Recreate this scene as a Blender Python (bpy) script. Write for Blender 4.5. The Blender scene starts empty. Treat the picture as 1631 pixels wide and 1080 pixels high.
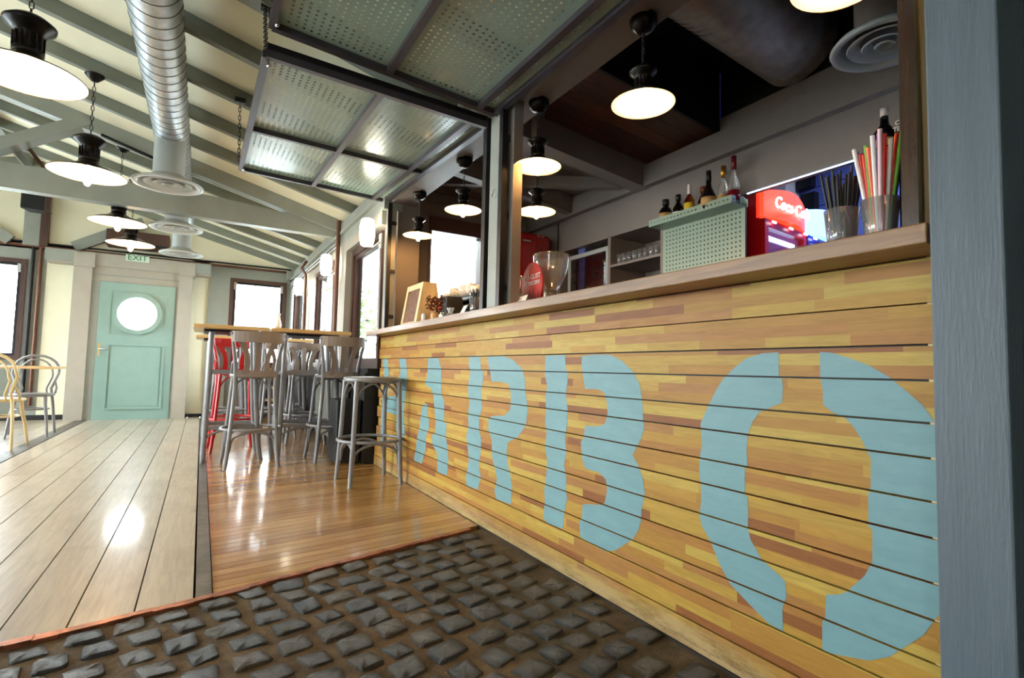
import bpy, bmesh, math, random
from mathutils import Vector, Matrix
from mathutils.geometry import tessellate_polygon
R_ = random.Random(7)
sc = bpy.context.scene
C = sc.collection
PI = math.pi

# ------------------------------------------------------------------ camera, world, light, exposure
cam_d = bpy.data.cameras.new('camera')
cam = bpy.data.objects.new('camera', cam_d); C.objects.link(cam)
cam_d.sensor_width = 36.0; cam_d.lens = 840.288 / 1631 * 36
cam_d.clip_start = .02; cam_d.clip_end = 400
CR = Matrix(((0.86176279, -0.05046223, -0.50479547), (-0.50677702, -0.03996826, -0.86115015), (0.02327976, 0.99792590, -0.06001626)))
M4 = CR.to_4x4(); M4.translation = Vector((0, 0, .85)); cam.matrix_world = M4
sc.camera = cam

w = bpy.data.worlds.new('sky'); sc.world = w; w.use_nodes = True
nt = w.node_tree; nt.nodes.clear()
wo = nt.nodes.new('ShaderNodeOutputWorld'); bg = nt.nodes.new('ShaderNodeBackground')
tc = nt.nodes.new('ShaderNodeTexCoord'); sx = nt.nodes.new('ShaderNodeSeparateXYZ'); rp = nt.nodes.new('ShaderNodeValToRGB')
nt.links.new(tc.outputs['Generated'], sx.inputs[0]); nt.links.new(sx.outputs['Z'], rp.inputs[0])
rp.color_ramp.elements[0].position = 0.0; rp.color_ramp.elements[0].color = (.93, .97, 1, 1)
rp.color_ramp.elements[1].position = 1.0; rp.color_ramp.elements[1].color = (.72, .86, 1, 1)
nt.links.new(rp.outputs[0], bg.inputs[0]); nt.links.new(bg.outputs[0], wo.inputs[0])
bg.inputs[1].default_value = 8.0
sc.view_settings.view_transform = 'Standard'; sc.view_settings.look = 'None'
sc.view_settings.exposure = 1.5; sc.view_settings.gamma = 1.0; sc.view_settings.use_curve_mapping = False
LAMP = 1.0
try:
    sc.cycles.max_bounces = 8; sc.cycles.diffuse_bounces = 5; sc.cycles.glossy_bounces = 4
    sc.cycles.transmission_bounces = 6; sc.cycles.transparent_max_bounces = 12
    sc.cycles.sample_clamp_indirect = 8; sc.cycles.caustics_reflective = False; sc.cycles.caustics_refractive = False
    sc.cycles.use_denoising = True
except Exception: pass

def portal(name, loc, rot, sx_, sy_):
    l = bpy.data.lights.new(name, 'AREA'); l.shape = 'RECTANGLE'; l.size = sx_; l.size_y = sy_
    l.cycles.is_portal = True
    o = bpy.data.objects.new(name, l); C.objects.link(o); o.location = loc; o.rotation_euler = rot
# light comes in through the window openings (portals guide the sky light, they add none)
portal('daylight_right_a', (1.42, 5.05, 1.45), (0, math.radians(90), 0), 1.3, 1.2)
portal('daylight_right_b', (1.42, 6.85, 1.45), (0, math.radians(90), 0), 1.3, 1.1)
portal('daylight_right_c', (1.42, 8.75, 1.45), (0, math.radians(90), 0), 1.3, 1.2)
portal('daylight_end_right', (.78, 9.98, 1.5), (math.radians(-90), 0, 0), .75, 1.4)
portal('daylight_end_left', (-2.9, 9.98, 1.5), (math.radians(-90), 0, 0), 1.4, 1.4)
portal('daylight_end_far', (-4.5, 9.98, 1.5), (math.radians(-90), 0, 0), 1.2, 1.4)
portal('daylight_left_a', (-5.42, 7.0, 1.4), (0, math.radians(-90), 0), 1.8, 4.6)
portal('daylight_left_b', (-5.42, 3.05, 1.4), (0, math.radians(-90), 0), 1.8, 1.7)
portal('daylight_back', (-4.3, -2.62, 1.25), (math.radians(90), 0, 0), .8, 2.3)
portal('daylight_kiosk', (2.5, 4.95, 1.7), (math.radians(-90), 0, 0), 1.1, .9)

# ------------------------------------------------------------------ materials
def lin(c):
    return tuple(((v/255)/12.92 if v/255 <= .04045 else ((v/255+.055)/1.055)**2.4) for v in c) + (1,)
class NT:
    def __init__(s, name):
        s.m = bpy.data.materials.new(name); s.m.use_nodes = True; s.t = s.m.node_tree; s.t.nodes.clear()
        s.out = s.n('ShaderNodeOutputMaterial'); s.b = s.n('ShaderNodeBsdfPrincipled'); s.l(s.b.outputs[0], s.out.inputs[0])
    def n(s, ty, **k):
        x = s.t.nodes.new(ty)
        for a, v in k.items(): setattr(x, a, v)
        return x
    def l(s, a, b): s.t.links.new(a, b)
    def math(s, op, a, b=None, c=None):
        x = s.n('ShaderNodeMath', operation=op)
        for i, v in enumerate((a, b, c)):
            if v is None: continue
            if isinstance(v, (int, float)): x.inputs[i].default_value = v
            else: s.l(v, x.inputs[i])
        return x.outputs[0]
    def mix(s, f, a, b, mode='MIX'):
        x = s.n('ShaderNodeMix', data_type='RGBA', blend_type=mode)
        for v, i in ((f, 0), (a, 6), (b, 7)):
            if isinstance(v, (int, float)): x.inputs[i].default_value = v
            elif isinstance(v, tuple): x.inputs[i].default_value = v
            else: s.l(v, x.inputs[i])
        return x.outputs[2]
    def noise(s, scale=5, detail=3, vec=None, rough=.5, sxyz=None, dist=0):
        if vec is None:
            vec = s.n('ShaderNodeTexCoord').outputs['Object']
        if sxyz:
            mp = s.n('ShaderNodeMapping'); mp.inputs['Scale'].default_value = sxyz; s.l(vec, mp.inputs[0]); vec = mp.outputs[0]
        x = s.n('ShaderNodeTexNoise'); x.inputs['Scale'].default_value = scale; x.inputs['Detail'].default_value = detail
        x.inputs['Roughness'].default_value = rough; x.inputs['Distortion'].default_value = dist; s.l(vec, x.inputs['Vector'])
        return x.outputs[0]
    def ramp(s, f, stops, interp='LINEAR'):
        x = s.n('ShaderNodeValToRGB'); cr = x.color_ramp; cr.interpolation = interp
        while len(cr.elements) < len(stops): cr.elements.new(.5)
        for e, (p, c) in zip(cr.elements, stops): e.position = p; e.color = c
        s.l(f, x.inputs[0]); return x.outputs[0]
    def bump(s, h, st=.2, d=.01):
        x = s.n('ShaderNodeBump'); x.inputs['Strength'].default_value = st; x.inputs['Distance'].default_value = d
        s.l(h, x.inputs['Height']); s.l(x.outputs[0], s.b.inputs['Normal'])
    def set(s, rough=.5, metal=0, spec=.5, coat=0, col=None, coatr=.1):
        s.b.inputs['Roughness'].default_value = rough; s.b.inputs['Metallic'].default_value = metal
        s.b.inputs['Specular IOR Level'].default_value = spec
        s.b.inputs['Coat Weight'].default_value = coat; s.b.inputs['Coat Roughness'].default_value = coatr
        if col is not None:
            if isinstance(col, tuple): s.b.inputs['Base Color'].default_value = col
            else: s.l(col, s.b.inputs['Base Color'])
        return s.m
def plain(name, rgb, rough=.5, metal=0, var=.08, nscale=6, bump=0, spec=.5, coat=0, sxyz=None):
    n = NT(name); c = lin(rgb)
    d = tuple(v*(1-var) for v in c[:3]) + (1,); e = tuple(min(1, v*(1+var)) for v in c[:3]) + (1,)
    f = n.noise(nscale, 4, sxyz=sxyz)
    n.set(rough, metal, spec, coat, n.ramp(f, [(.3, d), (.7, e)]))
    if bump: n.bump(n.noise(nscale*6, 3, sxyz=sxyz), bump, .004)
    return n.m
def emis(name, rgb, st):
    n = NT(name); n.b.inputs['Emission Color'].default_value = lin(rgb); n.b.inputs['Emission Strength'].default_value = st
    n.set(.5, col=lin(rgb)); return n.m
def thin_glass(name, tint=(1, 1, 1), gloss=.12, rough=.02, milk=0):
    n = NT(name); n.t.nodes.remove(n.b)
    tr = n.n('ShaderNodeBsdfTransparent'); tr.inputs[0].default_value = tint + (1,)
    gl = n.n('ShaderNodeBsdfGlossy'); gl.inputs['Roughness'].default_value = rough
    fr = n.n('ShaderNodeLayerWeight'); fr.inputs[0].default_value = .25
    f = n.math('ADD', n.math('MULTIPLY', fr.outputs['Fresnel'], .8), gloss*.3)
    mx = n.n('ShaderNodeMixShader'); n.l(f, mx.inputs[0]); n.l(tr.outputs[0], mx.inputs[1]); n.l(gl.outputs[0], mx.inputs[2])
    o_ = mx.outputs[0]
    if milk:
        df = n.n('ShaderNodeBsdfDiffuse'); df.inputs[0].default_value = (.85, .87, .9, 1); m2 = n.n('ShaderNodeMixShader'); m2.inputs[0].default_value = milk
        n.l(o_, m2.inputs[1]); n.l(df.outputs[0], m2.inputs[2]); o_ = m2.outputs[0]
    n.l(o_, n.out.inputs[0]); return n.m
def woodmat(name, c1, c2, rough=.35, axis='Y', rnd=.25, coat=0, gscale=1., bump=.15, dirt=0, sh=6):
    n = NT(name)
    st = {'X': (.6, 9, 9), 'Y': (9, .6, 9), 'Z': (9, 9, .6)}[axis]
    oi = n.n('ShaderNodeObjectInfo'); tcn = n.n('ShaderNodeTexCoord')
    va = n.n('ShaderNodeVectorMath', operation='ADD'); cm = n.n('ShaderNodeCombineXYZ')
    r9 = n.math('MULTIPLY', oi.outputs['Random'], 37.0)
    for i in range(3): n.l(r9, cm.inputs[i])
    n.l(tcn.outputs['Object'], va.inputs[0]); n.l(cm.outputs[0], va.inputs[1])
    g = n.noise(sh*gscale, 6, vec=va.outputs[0], sxyz=st, dist=.6, rough=.6)
    big = n.noise(.8, 2, vec=va.outputs[0])
    f = n.math('ADD', n.math('MULTIPLY', g, .75), n.math('MULTIPLY', n.math('SUBTRACT', oi.outputs['Random'], .5), rnd))
    f = n.math('ADD', f, n.math('MULTIPLY', big, .25))
    col = n.ramp(f, [(.3, lin(c1)), (.72, lin(c2))])
    if dirt:
        dn = n.noise(2.2, 5, rough=.7)
        col = n.mix(n.math('MULTIPLY', n.ramp(dn, [(.52, (0, 0, 0, 1)), (.75, (1, 1, 1, 1))]), dirt), col, lin((95, 85, 72)))
    n.set(rough, 0, .5, coat, col)
    n.bump(g, bump, .002); return n.m

M = {}
M['grey'] = plain('grey_painted_wood', (148, 152, 144), .45, var=.06, sxyz=(1, 1, 1), bump=.08)
M['grey_dark'] = plain('slate_painted_wood', (122, 126, 116), .5, var=.08, bump=.08)
M['mauve'] = plain('grey_mauve_painted_board', (124, 115, 109), .55, var=.05, bump=.08)
M['cream'] = plain('cream_painted_board', (238, 232, 206), .7, var=.03, bump=.05)
M['creamw'] = plain('pale_cream_wall_paint', (232, 230, 205), .7, var=.03)
M['taupe'] = plain('taupe_painted_wood', (168, 162, 150), .5, var=.05, bump=.08)
M['teal'] = plain('teal_door_paint', (134, 164, 156), .35, var=.05, bump=.05)
M['tealp'] = plain('pale_green_painted_steel', (142, 168, 154), .32, var=.04, nscale=3, spec=.6)
M['tealflap'] = plain('sea_green_painted_steel', (146, 170, 160), .22, var=.06, nscale=3, spec=.8)
M['bluegrey'] = plain('blue_grey_painted_timber', (88, 100, 110), .5, var=.08, nscale=4, bump=.25, sxyz=(8, 8, .8))
M['iron'] = plain('black_steel', (38, 38, 42), .38, .6, var=.2)
M['ironp'] = plain('purple_grey_steel_frame', (66, 62, 70), .45, .3, var=.15)
M['lampbody'] = plain('black_bronze_lamp_metal', (30, 26, 24), .3, .7, var=.2)
M['white'] = plain('white_enamel', (245, 242, 232), .3, var=.02)
M['stool'] = plain('grey_painted_bentwood', (126, 126, 130), .32, var=.08, nscale=9, coat=.3)
M['stoolred'] = plain('red_painted_bentwood', (190, 24, 32), .32, var=.08, coat=.3)
M['chaircream'] = plain('natural_bentwood', (205, 180, 130), .35, var=.08, coat=.3)
M['ply'] = woodmat('grey_brown_curved_plywood', (128, 116, 108), (146, 134, 126), .4, 'Z', .1)
M['black'] = plain('matt_black', (14, 14, 16), .5, var=.2)
M['navy'] = plain('dark_navy_paint', (10, 16, 34), .6, var=.2)
M['brownwin'] = woodmat('dark_brown_window_wood', (62, 40, 34), (92, 62, 52), .4, 'Z')
M['redbrown'] = plain('red_brown_pipe_paint', (104, 66, 48), .35, .2, var=.15)
M['steel'] = plain('brushed_steel', (190, 190, 186), .28, 1, var=.08, sxyz=(1, 1, 20))
M['chrome'] = plain('chrome', (225, 225, 225), .12, 1, var=.03)
M['galv'] = None
M['diff'] = plain('white_grey_diffuser_enamel', (178, 184, 184), .35, var=.04)
M['copper'] = plain('worn_copper_strip', (176, 112, 84), .36, .8, var=.45, nscale=22, bump=.5)
M['zinc'] = plain('worn_grey_metal_strip', (112, 108, 104), .4, .6, var=.3, nscale=14, bump=.3)
M['pale'] = woodmat('pale_varnished_board', (164, 150, 134), (204, 193, 174), .36, 'Y', .2, coat=.25, dirt=.35)
M['orange'] = woodmat('honey_varnished_board', (160, 112, 58), (206, 160, 98), .24, 'X', .3, coat=.5)
M['palegap'] = plain('dark_floor_joint', (44, 34, 26), .8)
M['counter'] = woodmat('brown_oiled_counter_wood', (108, 74, 44), (168, 124, 82), .38, 'Y', .1, coat=.15)
M['table'] = woodmat('light_beech_table_wood', (196, 158, 98), (226, 192, 134), .35, 'X', .2, coat=.2)
M['darkceil'] = woodmat('dark_stained_ceiling_board', (60, 32, 18), (106, 60, 33), .45, 'X', .4)
M['darkframe'] = woodmat('dark_varnished_moulding', (36, 20, 10), (82, 46, 20), .2, 'Z', .2, coat=.4)
M['menu'] = woodmat('pale_pine', (214, 188, 136), (236, 216, 170), .5, 'Z', .1)
M['glass'] = thin_glass('window_glass', (.97, .99, .98), .1)
M['cup'] = thin_glass('drinking_glass', (.97, .98, .98), .25, .05, .10)
M['amber'] = thin_glass('amber_glass', (.55, .22, .08), .4, .03)
M['bulb'] = emis('warm_bulb', (255, 205, 140), 75*LAMP)
M['bulbk'] = emis('warm_kiosk_bulb', (255, 190, 112), 95*LAMP)
M['sconce'] = emis('lit_opal_glass', (255, 248, 222), 7)
M['redsign'] = emis('lit_red_sign', (255, 60, 34), .75)
M['whitesign'] = emis('lit_white_sign', (236, 244, 255), 2)
M['bluesign'] = emis('lit_blue_sign', (120, 160, 255), 1.1)
M['fridgelight'] = emis('cold_fridge_light', (190, 214, 255), .9)
M['led'] = emis('cold_strip_light', (170, 200, 255), 6)
M['redgloss'] = plain('glossy_red_enamel', (150, 16, 14), .15, var=.05, spec=.6, coat=.5)
M['redf'] = plain('red_fridge_paint', (190, 14, 18), .25, var=.05)
M['bluef'] = plain('blue_fridge_paint', (34, 30, 150), .25, var=.05)
M['blueroom'] = plain('blue_lit_plaster', (92, 108, 176), .7, var=.08)
M['paper'] = plain('white_paper', (235, 230, 220), .6, var=.03)
M['chalk'] = plain('brown_chalkboard', (112, 74, 54), .6, var=.35, nscale=30)
M['eggred'] = plain('red_card', (196, 52, 40), .4, var=.06)
M['leafbrown'] = plain('dried_brown_leaf', (120, 54, 24), .6, var=.3, nscale=20)
M['exitgreen'] = plain('exit_sign_green', (20, 110, 60), .4)
M['exitw'] = plain('exit_sign_white', (205, 220, 205), .4)
M['mortar'] = None
for k, c in dict(s_white=(240, 238, 232), s_red=(215, 40, 36), s_green=(110, 176, 52), s_purple=(108, 74, 170), s_orange=(236, 96, 58), s_pink=(236, 190, 190)).items():
    M[k] = plain('straw_' + k[2:], c, .35, var=.03)
M['caphead'] = plain('white_cap', (225, 215, 210), .4)
M['gold'] = plain('gold_foil', (200, 150, 60), .3, .8)
M['yellowlabel'] = plain('yellow_label', (230, 196, 60), .5)
M['tanlabel'] = plain('tan_label', (196, 160, 104), .5)
M['darkglass'] = plain('dark_bottle_glass', (16, 12, 12), .12, var=.1, spec=.8)
M['wine'] = plain('wine_red_foil', (120, 16, 30), .3)
M['ground'] = plain('outdoor_paving', (200, 200, 196), .8, var=.1)
M['leaf'] = plain('outdoor_leaf', (170, 196, 130), .6, var=.3)

# galvanised spiral duct
n = NT('galvanised_duct'); n.set(.36, .7, .5, 0, n.ramp(n.noise(14, 3), [(.3, lin((168, 174, 178))), (.7, lin((196, 200, 204)))])); n.bump(n.noise(5, 2), .05, .01); M['galv'] = n.m
n = NT('dark_duct'); n.set(.38, .5, .5, 0, n.ramp(n.noise(14, 3), [(.3, lin((150, 142, 136))), (.7, lin((176, 168, 160)))])); M['galvd'] = n.m
# stone + mortar
n = NT('cobble_stone'); oi = n.n('ShaderNodeObjectInfo')
c = n.ramp(oi.outputs['Random'], [(0, lin((60, 62, 68))), (.3, lin((74, 70, 64))), (.55, lin((92, 80, 62))), (.75, lin((62, 58, 52))), (1, lin((112, 94, 70)))])
c = n.mix(.75, c, n.ramp(n.noise(26, 5, rough=.7), [(.3, lin((110, 105, 98))), (.72, lin((255, 250, 240)))]), 'MULTIPLY')
n.set(.27, 0, .7, 0, c); n.bump(n.noise(24, 6, rough=.7), 1.0, .010); M['stone'] = n.m
n = NT('dark_sandy_mortar')
n.set(.75, 0, .3, 0, n.ramp(n.noise(9, 6, rough=.7), [(.3, lin((72, 60, 46))), (.7, lin((122, 104, 80)))])); n.bump(n.noise(34, 6, rough=.75), .9, .01); M['mortar'] = n.m

# bar plank: glued staves of different length and tone
def plank_mat(name, dirty=False):
    n = NT(name); tcn = n.n('ShaderNodeTexCoord'); oi = n.n('ShaderNodeObjectInfo')
    s = n.n('ShaderNodeSeparateXYZ'); n.l(tcn.outputs['Object'], s.inputs[0])
    rnd = oi.outputs['Random']
    zz = n.math('ADD', s.outputs['Z'], n.math('MULTIPLY', rnd, .01))
    row = n.math('FLOOR', n.math('DIVIDE', zz, .0305))
    wn = n.n('ShaderNodeTexWhiteNoise', noise_dimensions='2D'); cb = n.n('ShaderNodeCombineXYZ')
    n.l(row, cb.inputs[0]); n.l(n.math('MULTIPLY', rnd, 91.), cb.inputs[1]); n.l(cb.outputs[0], wn.inputs[0])
    ln = n.math('ADD', n.math('MULTIPLY', wn.outputs[0], .36), .22)
    u = n.math('ADD', n.math('DIVIDE', s.outputs['Y'], ln), n.math('MULTIPLY', wn.outputs[0], 17.))
    cell = n.math('FLOOR', u)
    wn2 = n.n('ShaderNodeTexWhiteNoise', noise_dimensions='3D'); cb2 = n.n('ShaderNodeCombineXYZ')
    n.l(row, cb2.inputs[0]); n.l(cell, cb2.inputs[1]); n.l(n.math('MULTIPLY', rnd, 57.), cb2.inputs[2]); n.l(cb2.outputs[0], wn2.inputs[0])
    col = n.ramp(wn2.outputs[0], [(0, lin((188, 152, 68))), (.2, lin((178, 132, 60))), (.4, lin((196, 166, 80))), (.56, lin((176, 124, 62))), (.7, lin((188, 146, 64))), (.84, lin((148, 94, 50))), (.93, lin((174, 124, 68)))], 'CONSTANT')
    mv = n.n('ShaderNodeVectorMath', operation='ADD'); n.l(tcn.outputs['Object'], mv.inputs[0]); n.l(wn2.outputs[1], mv.inputs[1])
    g = n.noise(30, 5, vec=mv.outputs[0], sxyz=(3, .28, 3), dist=.8, rough=.6)
    col = n.mix(.55, col, n.ramp(g, [(.25, lin((186, 172, 160))), (.7, lin((255, 255, 255)))]), 'MULTIPLY')
    if dirty:
        dz = n.math('ADD', n.math('MULTIPLY', s.outputs['Z'], -5.), n.math('MULTIPLY', n.noise(7, 7, rough=.75, sxyz=(1, .35, 2)), 1.0))
        f = n.ramp(dz, [(-.0, (0, 0, 0, 1)), (.42, (1, 1, 1, 1))])
        col = n.mix(n.math('MULTIPLY', f, .65), col, n.ramp(n.noise(9, 7, rough=.85, sxyz=(1, .4, 2)), [(.38, lin((80, 70, 58))), (.55, lin((176, 156, 120)))]))
    n.set(.5, 0, .25, .04, col, .3); n.bump(g, .12, .002); return n.m
M['plank'] = plank_mat('glued_pine_plank'); M['plankd'] = plank_mat('scuffed_pine_plank', True)
n = NT('pale_blue_stencil_paint'); n.set(.5, 0, .4, 0, n.ramp(n.noise(10, 6, rough=.75, sxyz=(1, .5, 2)), [(.2, lin((108, 146, 152))), (.75, lin((124, 164, 170)))])); n.bump(n.noise(30, 4, sxyz=(1, .3, 3)), .15, .002); M['paint'] = n.m

# ------------------------------------------------------------------ mesh helpers
WL = {}
def wloc(o):
    v = Vector((0, 0, 0))
    while o is not None: v += WL.get(o.name, Vector(o.location)); o = o.parent
    return v
class MB:
    def __init__(s): s.v = []; s.f = []; s.mi = []; s.sm = []
    def add(s, vs, fs, m=0, sm=False):
        b = len(s.v); s.v += [Vector(p) for p in vs]
        for f in fs: s.f.append([b+i for i in f]); s.mi.append(m); s.sm.append(sm)
        return s
    def box(s, x0, x1, y0, y1, z0, z1, m=0):
        return s.add([(x, y, z) for z in (z0, z1) for y in (y0, y1) for x in (x0, x1)],
                     [(0, 2, 3, 1), (4, 5, 7, 6), (0, 1, 5, 4), (2, 6, 7, 3), (0, 4, 6, 2), (1, 3, 7, 5)], m)
    def beam(s, p0, p1, w, h, up=(0, 0, 1), m=0):
        p0, p1 = Vector(p0), Vector(p1); d = (p1-p0).normalized(); up = Vector(up)
        a = d.cross(up).normalized()*w/2; b = a.cross(d).normalized()*h/2
        vs = [p+i*a+j*b for p in (p0, p1) for j in (-1, 1) for i in (-1, 1)]
        return s.add(vs, [(0, 1, 3, 2), (4, 6, 7, 5), (0, 4, 5, 1), (2, 3, 7, 6), (0, 2, 6, 4), (1, 5, 7, 3)], m)
    def prism(s, poly, z0, z1, m=0):
        k = len(poly)
        vs = [(p[0], p[1], z0) for p in poly] + [(p[0], p[1], z1) for p in poly]
        return s.add(vs, [tuple(range(k))[::-1], tuple(range(k, 2*k))] + [(i, (i+1) % k, k+(i+1) % k, k+i) for i in range(k)], m)
    def tube(s, pts, r, n=8, m=0, closed=False, cap=True, sm=True):
        pts = [Vector(p) for p in pts]; k = len(pts); rr = r if isinstance(r, (list, tuple)) else [r]*k
        a = None; rings = []
        for i, p in enumerate(pts):
            if closed: d = pts[(i+1) % k]-pts[i-1]
            else: d = pts[min(i+1, k-1)]-pts[max(i-1, 0)]
            d.normalize()
            if a is None:
                a = d.cross(Vector((0, 0, 1)) if abs(d.z) < .9 else Vector((1, 0, 0))).normalized()
            else: a = (a-d*a.dot(d)).normalized()
            b = d.cross(a)
            rings.append([p+(a*math.cos(2*PI*j/n)+b*math.sin(2*PI*j/n))*rr[i] for j in range(n)])
        vs = [v for g in rings for v in g]; fs = []
        for i in range(k if closed else k-1):
            i2 = (i+1) % k
            for j in range(n): fs.append((i*n+j, i*n+(j+1) % n, i2*n+(j+1) % n, i2*n+j))
        s.add(vs, fs, m, sm)
        if cap and not closed: s.add(rings[0], [tuple(range(n))[::-1]], m); s.add(rings[-1], [tuple(range(n))], m)
        return s
    def lathe(s, prof, c=(0, 0, 0), n=20, m=0, sm=True, ax='Z', cap=True):
        vs = []
        for r, z in prof:
            for j in range(n):
                x, y = r*math.cos(2*PI*j/n), r*math.sin(2*PI*j/n)
                v = {'Z': (x, y, z), 'X': (z, x, y), 'Y': (y, z, x)}[ax]
                vs.append((c[0]+v[0], c[1]+v[1], c[2]+v[2]))
        fs = [(i*n+j, i*n+(j+1) % n, (i+1)*n+(j+1) % n, (i+1)*n+j) for i in range(len(prof)-1) for j in range(n)]
        if cap and prof[0][0] > 1e-6: fs.append(tuple(range(n))[::-1])
        if cap and prof[-1][0] > 1e-6: fs.append(tuple(range((len(prof)-1)*n, len(prof)*n)))
        return s.add(vs, fs, m, sm)
    def strip(s, pts, w, t, nrm, m=0):
        """flat bent strip: width w along cross(dir, nrm), thickness t along nrm; nrm vector or list"""
        pts = [Vector(p) for p in pts]; k = len(pts); vs = []
        ww = w if isinstance(w, (list, tuple)) else [w]*k
        for i, p in enumerate(pts):
            d = (pts[min(i+1, k-1)]-pts[max(i-1, 0)]).normalized()
            nn = Vector(nrm[i] if isinstance(nrm, list) else nrm); nn = (nn-d*nn.dot(d)).normalized(); a = d.cross(nn)*ww[i]/2; b = nn*t/2
            vs += [p-a-b, p+a-b, p+a+b, p-a+b]
        fs = [(0, 1, 2, 3)[::-1], tuple(4*(k-1)+j for j in range(4))]
        for i in range(k-1):
            for j in range(4): fs.append((4*i+j, 4*i+(j+1) % 4, 4*i+4+(j+1) % 4, 4*i+4+j))
        return s.add(vs, fs, m)
    def build(s, name, mats, parent=None, kind=None, local=False, bevel=0, data=None):
        if not isinstance(mats, (list, tuple)): mats = [mats]
        me = bpy.data.meshes.new(name)
        xs = [v.x for v in s.v]; ys = [v.y for v in s.v]; zs = [v.z for v in s.v]
        org = Vector(((min(xs)+max(xs))/2, (min(ys)+max(ys))/2, min(zs)))
        me.from_pydata([tuple(v-org) for v in s.v], [], s.f)
        for mt in mats: me.materials.append(mt)
        me.polygons.foreach_set('material_index', s.mi); me.polygons.foreach_set('use_smooth', s.sm)
        bm = bmesh.new(); bm.from_mesh(me); bmesh.ops.recalc_face_normals(bm, faces=bm.faces); bm.to_mesh(me); bm.free()
        me.update()
        o = bpy.data.objects.new(name, me); C.objects.link(o)
        if parent is not None: o.parent = parent; o.location = org-wloc(parent)
        else: o.location = org
        if kind: o['kind'] = kind
        if bevel:
            b = o.modifiers.new('bevel', 'BEVEL'); b.width = bevel; b.segments = 2; b.limit_method = 'ANGLE'
        return o
def B(*a, **k): return MB().box(*a, **k)
def empty(name, loc=(0, 0, 0), kind=None):
    o = bpy.data.objects.new(name, None); C.objects.link(o); o.location = loc; o.empty_display_size = .1
    if kind: o['kind'] = kind
    return o
def tag(o, label, cat, group=None):
    o['label'] = label; o['category'] = cat
    if group: o['group'] = group
    return o
def thing(name, label, cat, loc=(0, 0, 0), group=None): return tag(empty(name, loc), label, cat, group)
KIDS = {}
def children(o): return [c for c in bpy.data.objects if c.parent == o]
def copy_tree(o, parent=None, kids=None):
    if kids is None:
        kids = {}
        for c_ in bpy.data.objects:
            if c_.parent: kids.setdefault(c_.parent.name, []).append(c_)
    c = o.copy(); C.objects.link(c); c.parent = parent
    for ch in kids.get(o.name, []): copy_tree(ch, c, kids)
    return c
def place(o, loc, rz=0, label=None):
    o.location = loc; o.rotation_euler = (0, 0, rz)
    if label: o['label'] = label
def text(name, body, size, M3, loc, mat, parent=None, ext=.0008, align='CENTER', sx_=1, shear=0):
    cu = bpy.data.curves.new(name, 'FONT'); cu.body = body; cu.size = size; cu.extrude = ext; cu.align_x = align; cu.align_y = 'CENTER'; cu.shear = shear
    cu.resolution_u = 3
    t = bpy.data.objects.new(name, cu); C.objects.link(t)
    dg = bpy.context.evaluated_depsgraph_get(); me = bpy.data.meshes.new_from_object(t.evaluated_get(dg))
    bpy.data.objects.remove(t); me.materials.clear(); me.materials.append(mat)
    mx = M3.to_4x4() @ Matrix.Diagonal((sx_, 1, 1, 1)); me.transform(mx)
    o = bpy.data.objects.new(name, me); C.objects.link(o)
    if parent is not None: o.parent = parent; o.location = Vector(loc)-wloc(parent)
    else: o.location = loc
    return o
def ax3(x, y):   # text right direction, up direction
    x = Vector(x).normalized(); y = Vector(y).normalized(); z = x.cross(y)
    return Matrix((x, y, z)).transposed()
def clip_poly(poly, a, b, c):   # keep a*x+b*y <= c
    out = []
    for i in range(len(poly)):
        p, q = poly[i], poly[(i+1) % len(poly)]
        dp, dq = a*p[0]+b*p[1]-c, a*q[0]+b*q[1]-c
        if dp <= 0: out.append(p)
        if (dp < 0 < dq) or (dq < 0 < dp):
            t = dp/(dp-dq); out.append((p[0]+t*(q[0]-p[0]), p[1]+t*(q[1]-p[1])))
    return out
def arc(c, r, a0, a1, k, ax1=(1, 0, 0), ax2=(0, 1, 0)):
    c = Vector(c); u = Vector(ax1); v = Vector(ax2)
    return [c+u*r*math.cos(a0+(a1-a0)*i/k)+v*r*math.sin(a0+(a1-a0)*i/k) for i in range(k+1)]

ORD = ['first', 'second', 'third', 'fourth', 'fifth', 'sixth', 'seventh', 'eighth', 'ninth']
# ------------------------------------------------------------------ constants of the building
XW = 1.27          # window wall, inner face
YE = 9.85          # end wall
XL = -5.3
ZP = 2.45; SL = .263   # rafter underside at XW and slope
XR = -2.02         # ridge
def zr(x): return ZP+SL*(XW-x) if x > XR else ZP+SL*(XW-XR)-SL*(XR-x)
BX = 1.353         # bar front plane

# ------------------------------------------------------------------ outdoors
gr = B(-60, 60, -60, 60, -.4, -.3).build('ground', M['ground'], kind='structure')
def shrub(name, x, y, z, r, h, label, seed):
    rr = random.Random(seed); t = thing(name, label, 'tree', (x, y, -.3), 'trees outside the windows')
    MB().tube([(x, y, -.3), (x+.05, y, z-.1), (x, y, z+h*.4)], [.09, .07, .03], 8).build('trunk', M['brownwin'], t)
    mb = MB()
    for i in range(900):
        a = rr.uniform(0, 2*PI); q = rr.random()**.5*r; zz = rr.uniform(-1, 1)
        p = Vector((x+q*math.cos(a), y+q*math.sin(a), z+h/2+zz*h/2*math.sqrt(max(0, 1-(q/r)**2))))
        d = Vector((rr.uniform(-1, 1), rr.uniform(-1, 1), rr.uniform(-1, 1))).normalized(); e = d.cross(Vector((.3, .2, 1))).normalized()
        mb.add([p, p+d*.09+e*.04, p+d*.18, p+d*.09-e*.04], [(0, 1, 2, 3)])
    mb.build('foliage', M['leaf'], t, kind='stuff')
shrub('garden_tree', 3.0, 12.8, .9, 1.1, 2.0, 'leafy green tree outside the large window nearest the bar', 3)
shrub('garden_tree', 3.2, 19.0, .8, 1.3, 2.2, 'leafy green tree outside the middle side window', 4)

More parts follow.
